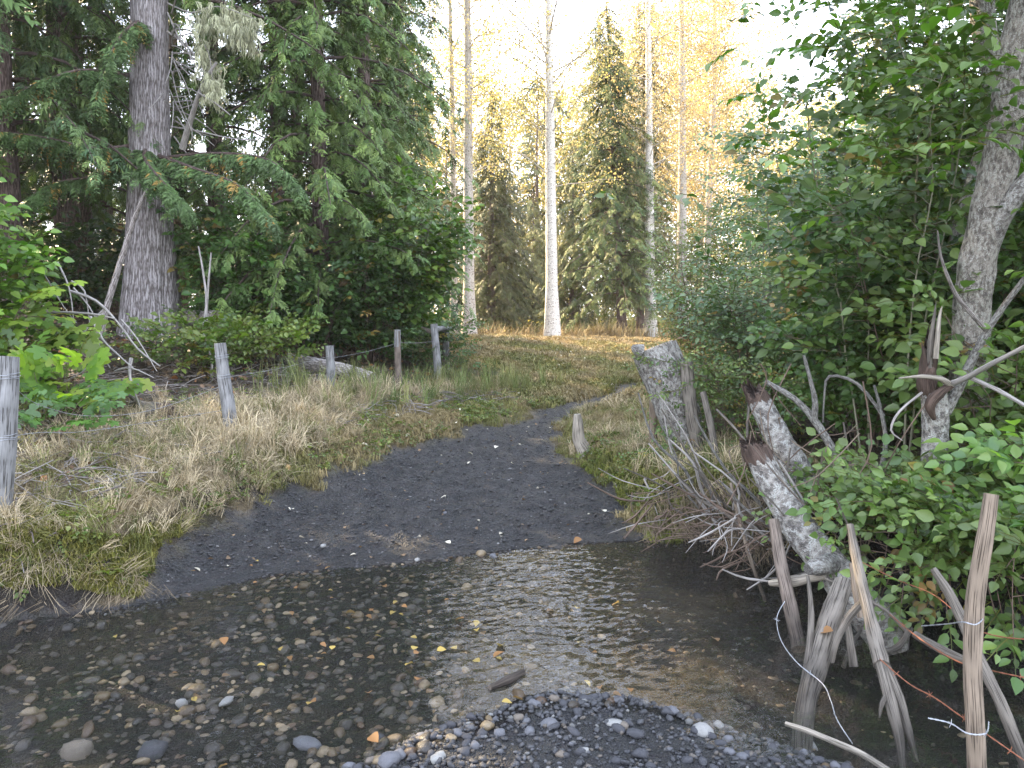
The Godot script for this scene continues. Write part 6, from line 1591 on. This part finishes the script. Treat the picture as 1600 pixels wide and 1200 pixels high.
func build_grass() -> void:
	var W := Color(1, 1, 1)
	var tall := [tuft_mesh(26, 0.42, 0.0034, 0.75, 0.09, 961, W * 0.8, W * 1.1), tuft_mesh(22, 0.3, 0.0034, 1.25, 0.1, 962, W * 0.8, W * 1.1), tuft_mesh(18, 0.5, 0.003, 0.5, 0.07, 963, W * 0.8, W * 1.1)]
	var short := tuft_mesh(22, 0.075, 0.0028, 0.9, 0.07, 964, W * 0.75, W * 1.1)
	var short_far := tuft_mesh(20, 0.1, 0.006, 1.0, 0.14, 965, W * 0.75, W * 1.1)
	var moss := tuft_mesh(40, 0.035, 0.004, 1.1, 0.05, 966, W * 0.6, W * 1.15)
	var herb := sprig_mesh(0.1, 6, 0.04, 0.8, 967)
	var root := tuft_mesh(9, 0.28, 0.0014, 0.5, 0.06, 968, W, W)
	rng.seed = 970
	var straw := [Color(0.37, 0.29, 0.17), Color(0.5, 0.41, 0.265)]
	var sw := [Swarm.new(), Swarm.new(), Swarm.new()]
	var place := func(x: float, d: float, size: float, lie: float) -> Transform3D:
		var b := Basis.from_euler(Vector3(0, rng.randf() * TAU, 0)).scaled(Vector3.ONE * size)
		b = Basis.from_euler(Vector3(rng.randfn() * lie, 0, rng.randfn() * lie)) * b
		return Transform3D(b, Vector3(x, ground(x, -d), -d))
	var pl := place as Callable
	for k in 6500:      # dry grass along the fence side
		var d := 4.0 + 11.0 * pow(rng.randf(), 1.3)
		var e := 0.1 + 2.6 * pow(rng.randf(), 1.1)
		var x := lut(PATH_D, PATH_L, d) - e
		if d < lut(FAR_X, FAR_D, x) + 0.08: continue
		if mud_amount(x, d) > 0.4: continue
		if e > 1.3 and d < 7.5 and rng.randf() < 0.6: continue
		var dense := 0.5 + 1.4 * fn.get_noise_2d(x * 75.0, d * 75.0)
		var here := smoothstep(5.0, 6.8, d) * smoothstep(lerpf(0.15, 1.0, smoothstep(7.0, 9.5, d)), lerpf(0.55, 1.5, smoothstep(7.0, 9.5, d)), e) * smoothstep(2.4, 1.4, e) * smoothstep(13.5, 10.5, d)
		if rng.randf() > clampf(dense * 0.35 * (1.0 - 0.85 * smoothstep(7.5, 9.5, d)) + here * 1.1 - 0.12, 0.0, 1.0): continue
		var size := rng.randf_range(0.4, 0.75) * (0.6 + 0.45 * here) * (0.75 if e < 0.4 else 1.0)
		(sw[[0, 1, 1, 0, 2, 1][rng.randi() % 6]] as Swarm).add(pl.call(x, d, size, 0.32), tint(straw[0], straw[1]) if rng.randf() > 0.14 else tint(Color(0.1, 0.13, 0.035), Color(0.17, 0.17, 0.05)))
	for k in 1500:      # and along the top of the cut bank on the other side
		var d := rng.randf_range(5.5, 11.0)
		var x := lut(PATH_D, PATH_R, d) + 0.04 + 0.95 * rng.randf()
		if d < lut(FAR_X, FAR_D, x) + 0.12: continue
		if rng.randf() > (0.6 if x > 1.25 and d < 8.5 else 0.2): continue
		if d > 8.5 and rng.randf() < 0.6: continue
		(sw[rng.randi() % 2] as Swarm).add(pl.call(x, d, rng.randf_range(0.3, 0.7), 0.35), tint(straw[0], straw[1]) if rng.randf() > 0.4 else tint(Color(0.12, 0.15, 0.04), Color(0.22, 0.21, 0.07)))
	for k in 2600:      # matted straw on the near bank
		var d := rng.randf_range(3.9, 6.6)
		var x := rng.randf_range(-4.8, -1.7)
		if d < lut(FAR_X, FAR_D, x) + 0.1 or mud_amount(x, d) > 0.4: continue
		if rng.randf() > 0.75 + 0.9 * fn.get_noise_2d(x * 85.0, d * 85.0 + 50.0): continue
		if d > lut(FAR_X, FAR_D, x) + 0.45 and x < -2.3 and rng.randf() < 0.6: continue
		(sw[1 if k % 3 else 0] as Swarm).add(pl.call(x, d, rng.randf_range(0.28, 0.6), 0.5), tint(straw[0] * 0.8, straw[1]) if rng.randf() > 0.3 else tint(Color(0.13, 0.15, 0.04), Color(0.24, 0.22, 0.07)))
	for k in 130:      # tall wisps by the shaded bushes
		var d := rng.randf_range(8.5, 13.0)
		var x := lut(PATH_D, PATH_L, d) - rng.randf_range(0.9, 2.4)
		(sw[2] as Swarm).add(pl.call(x, d, rng.randf_range(0.6, 1.1), 0.2), tint(Color(0.1, 0.15, 0.04), Color(0.24, 0.24, 0.09)))
	var g := thing("dry_grass", "", "")
	tag(g, "straw-coloured dry grass along the fence and the bank tops", "grass", "", "stuff")
	for k in 3: swarm(g, "tufts" if k == 0 else "tufts_%03d" % k, sw[k], tall[k], M.grass)
	var lawn := Swarm.new()
	var lawn_far := Swarm.new()
	for k in 60000:      # meadow
		var d := 4.4 + 25.0 * pow(rng.randf(), 1.15)
		var x := rng.randf_range(-0.34, 0.42) * d
		if d < lut(FAR_X, FAR_D, x) + 0.1: continue
		var e := lut(PATH_D, PATH_L, d) - x
		if e > 2.2 and d < 13.5: continue
		var e2 := x - lut(PATH_D, PATH_R, d)
		if e2 > 1.2 and d < 9.0: continue
		if mud_amount(x, d) > 0.3 + 0.5 * rng.randf() * rng.randf(): continue
		var patch := fn.get_noise_2d(x * 55.0, d * 55.0 + 900.0)
		if rng.randf() > 0.75 + 0.9 * patch: continue
		var green := tint(Color(0.13, 0.145, 0.04), Color(0.22, 0.2, 0.065))
		var brown := tint(Color(0.26, 0.19, 0.095), Color(0.36, 0.28, 0.15))
		var c := green.lerp(brown, clampf(smoothstep(-0.2, 0.25, fn.get_noise_2d(x * 90.0, d * 50.0)) * 0.8 + smoothstep(17.0, 24.0, d) * 0.8, 0.0, 1.0))
		if d < 11.0: lawn.add(pl.call(x, d, rng.randf_range(0.6, 1.2), 0.25), c)
		else: lawn_far.add(pl.call(x, d, rng.randf_range(0.6, 1.2), 0.2), c)
	var lw := thing("meadow_grass", "", "")
	tag(lw, "short olive and brown grass of the meadow and path edges", "grass", "", "stuff")
	swarm(lw, "blades", lawn, short, M.grass)
	swarm(lw, "blades_001", lawn_far, short_far, M.grass)
	var ms := Swarm.new()
	for k in 9000:      # moss on the lip of the near bank
		var x := rng.randf_range(-4.4, -1.5)
		var df := lut(FAR_X, FAR_D, x)
		var d := df + 0.12 + 0.7 * pow(rng.randf(), 1.4)
		if mud_amount(x, d) > 0.4: continue
		if fn.get_noise_2d(x * 130.0, d * 130.0) < -0.16 + 0.4 * (d - df - 0.2): continue
		ms.add(pl.call(x, d, rng.randf_range(0.4, 0.85), 0.3), tint(Color(0.11, 0.12, 0.025), Color(0.22, 0.2, 0.045)))
	for k in 900:
		var d := rng.randf_range(5.6, 7.8)
		var x := lut(PATH_D, PATH_R, d) + 0.02 + 0.5 * rng.randf()
		if fn.get_noise_2d(x * 130.0, d * 130.0) < 0.0: continue
		ms.add(pl.call(x, d, rng.randf_range(0.6, 1.2), 0.3), tint(Color(0.1, 0.13, 0.025), Color(0.2, 0.2, 0.04)))
	var mo := thing("moss", "", "")
	tag(mo, "yellow-green moss on the lips of the creek banks", "moss", "", "stuff")
	swarm(mo, "cushions", ms, moss, M.moss)
	var hb := Swarm.new()
	for k in 4200:      # small leafy weeds
		var left := rng.randf() < 0.62
		var d := rng.randf_range(4.1, 11.5) if left else rng.randf_range(5.5, 8.5)
		var x := lut(PATH_D, PATH_L, d) - 0.15 - 4.2 * rng.randf() * rng.randf() if left else lut(PATH_D, PATH_R, d) + 0.05 + 0.95 * rng.randf()
		if d < lut(FAR_X, FAR_D, x) + 0.08: continue
		if mud_amount(x, d) > 0.35: continue
		if fn.get_noise_2d(x * 110.0 + 300.0, d * 110.0) < 0.02: continue
		var t: Transform3D = pl.call(x, d, rng.randf_range(0.5, 1.0), 0.4)
		t.origin.y += 0.02 + 0.06 * rng.randf()
		hb.add(t, tint(Color(0.09, 0.14, 0.03), Color(0.2, 0.22, 0.05)))
	var ho := thing("small_weeds", "", "")
	tag(ho, "small leafy green weeds scattered in the bank grass", "weeds", "", "stuff")
	swarm(ho, "leaves", hb, herb, M.leaf)
	var rt := Swarm.new()
	for k in 420:      # dead stems and roots hanging over the cut banks
		var right := rng.randf() < 0.82
		var x := rng.randf_range(0.98, 1.75) if right else rng.randf_range(-4.2, -2.0)
		var d := lut(FAR_X, FAR_D, x) + rng.randf_range(0.05, 0.22)
		var b := Basis.from_euler(Vector3(PI * 0.72 + rng.randfn() * 0.35, rng.randf_range(-0.7, 0.7), rng.randfn() * 0.3)).scaled(Vector3.ONE * rng.randf_range(0.5, 1.1))
		rt.add(Transform3D(b, Vector3(x, ground(x, -d) + 0.02, -d)), tint(Color(0.14, 0.105, 0.07), Color(0.26, 0.21, 0.14)))
	var ro := thing("hanging_roots", "", "")
	tag(ro, "dry roots and stems hanging over the undercut banks", "roots", "", "stuff")
	swarm(ro, "strands", rt, root, M.grass)
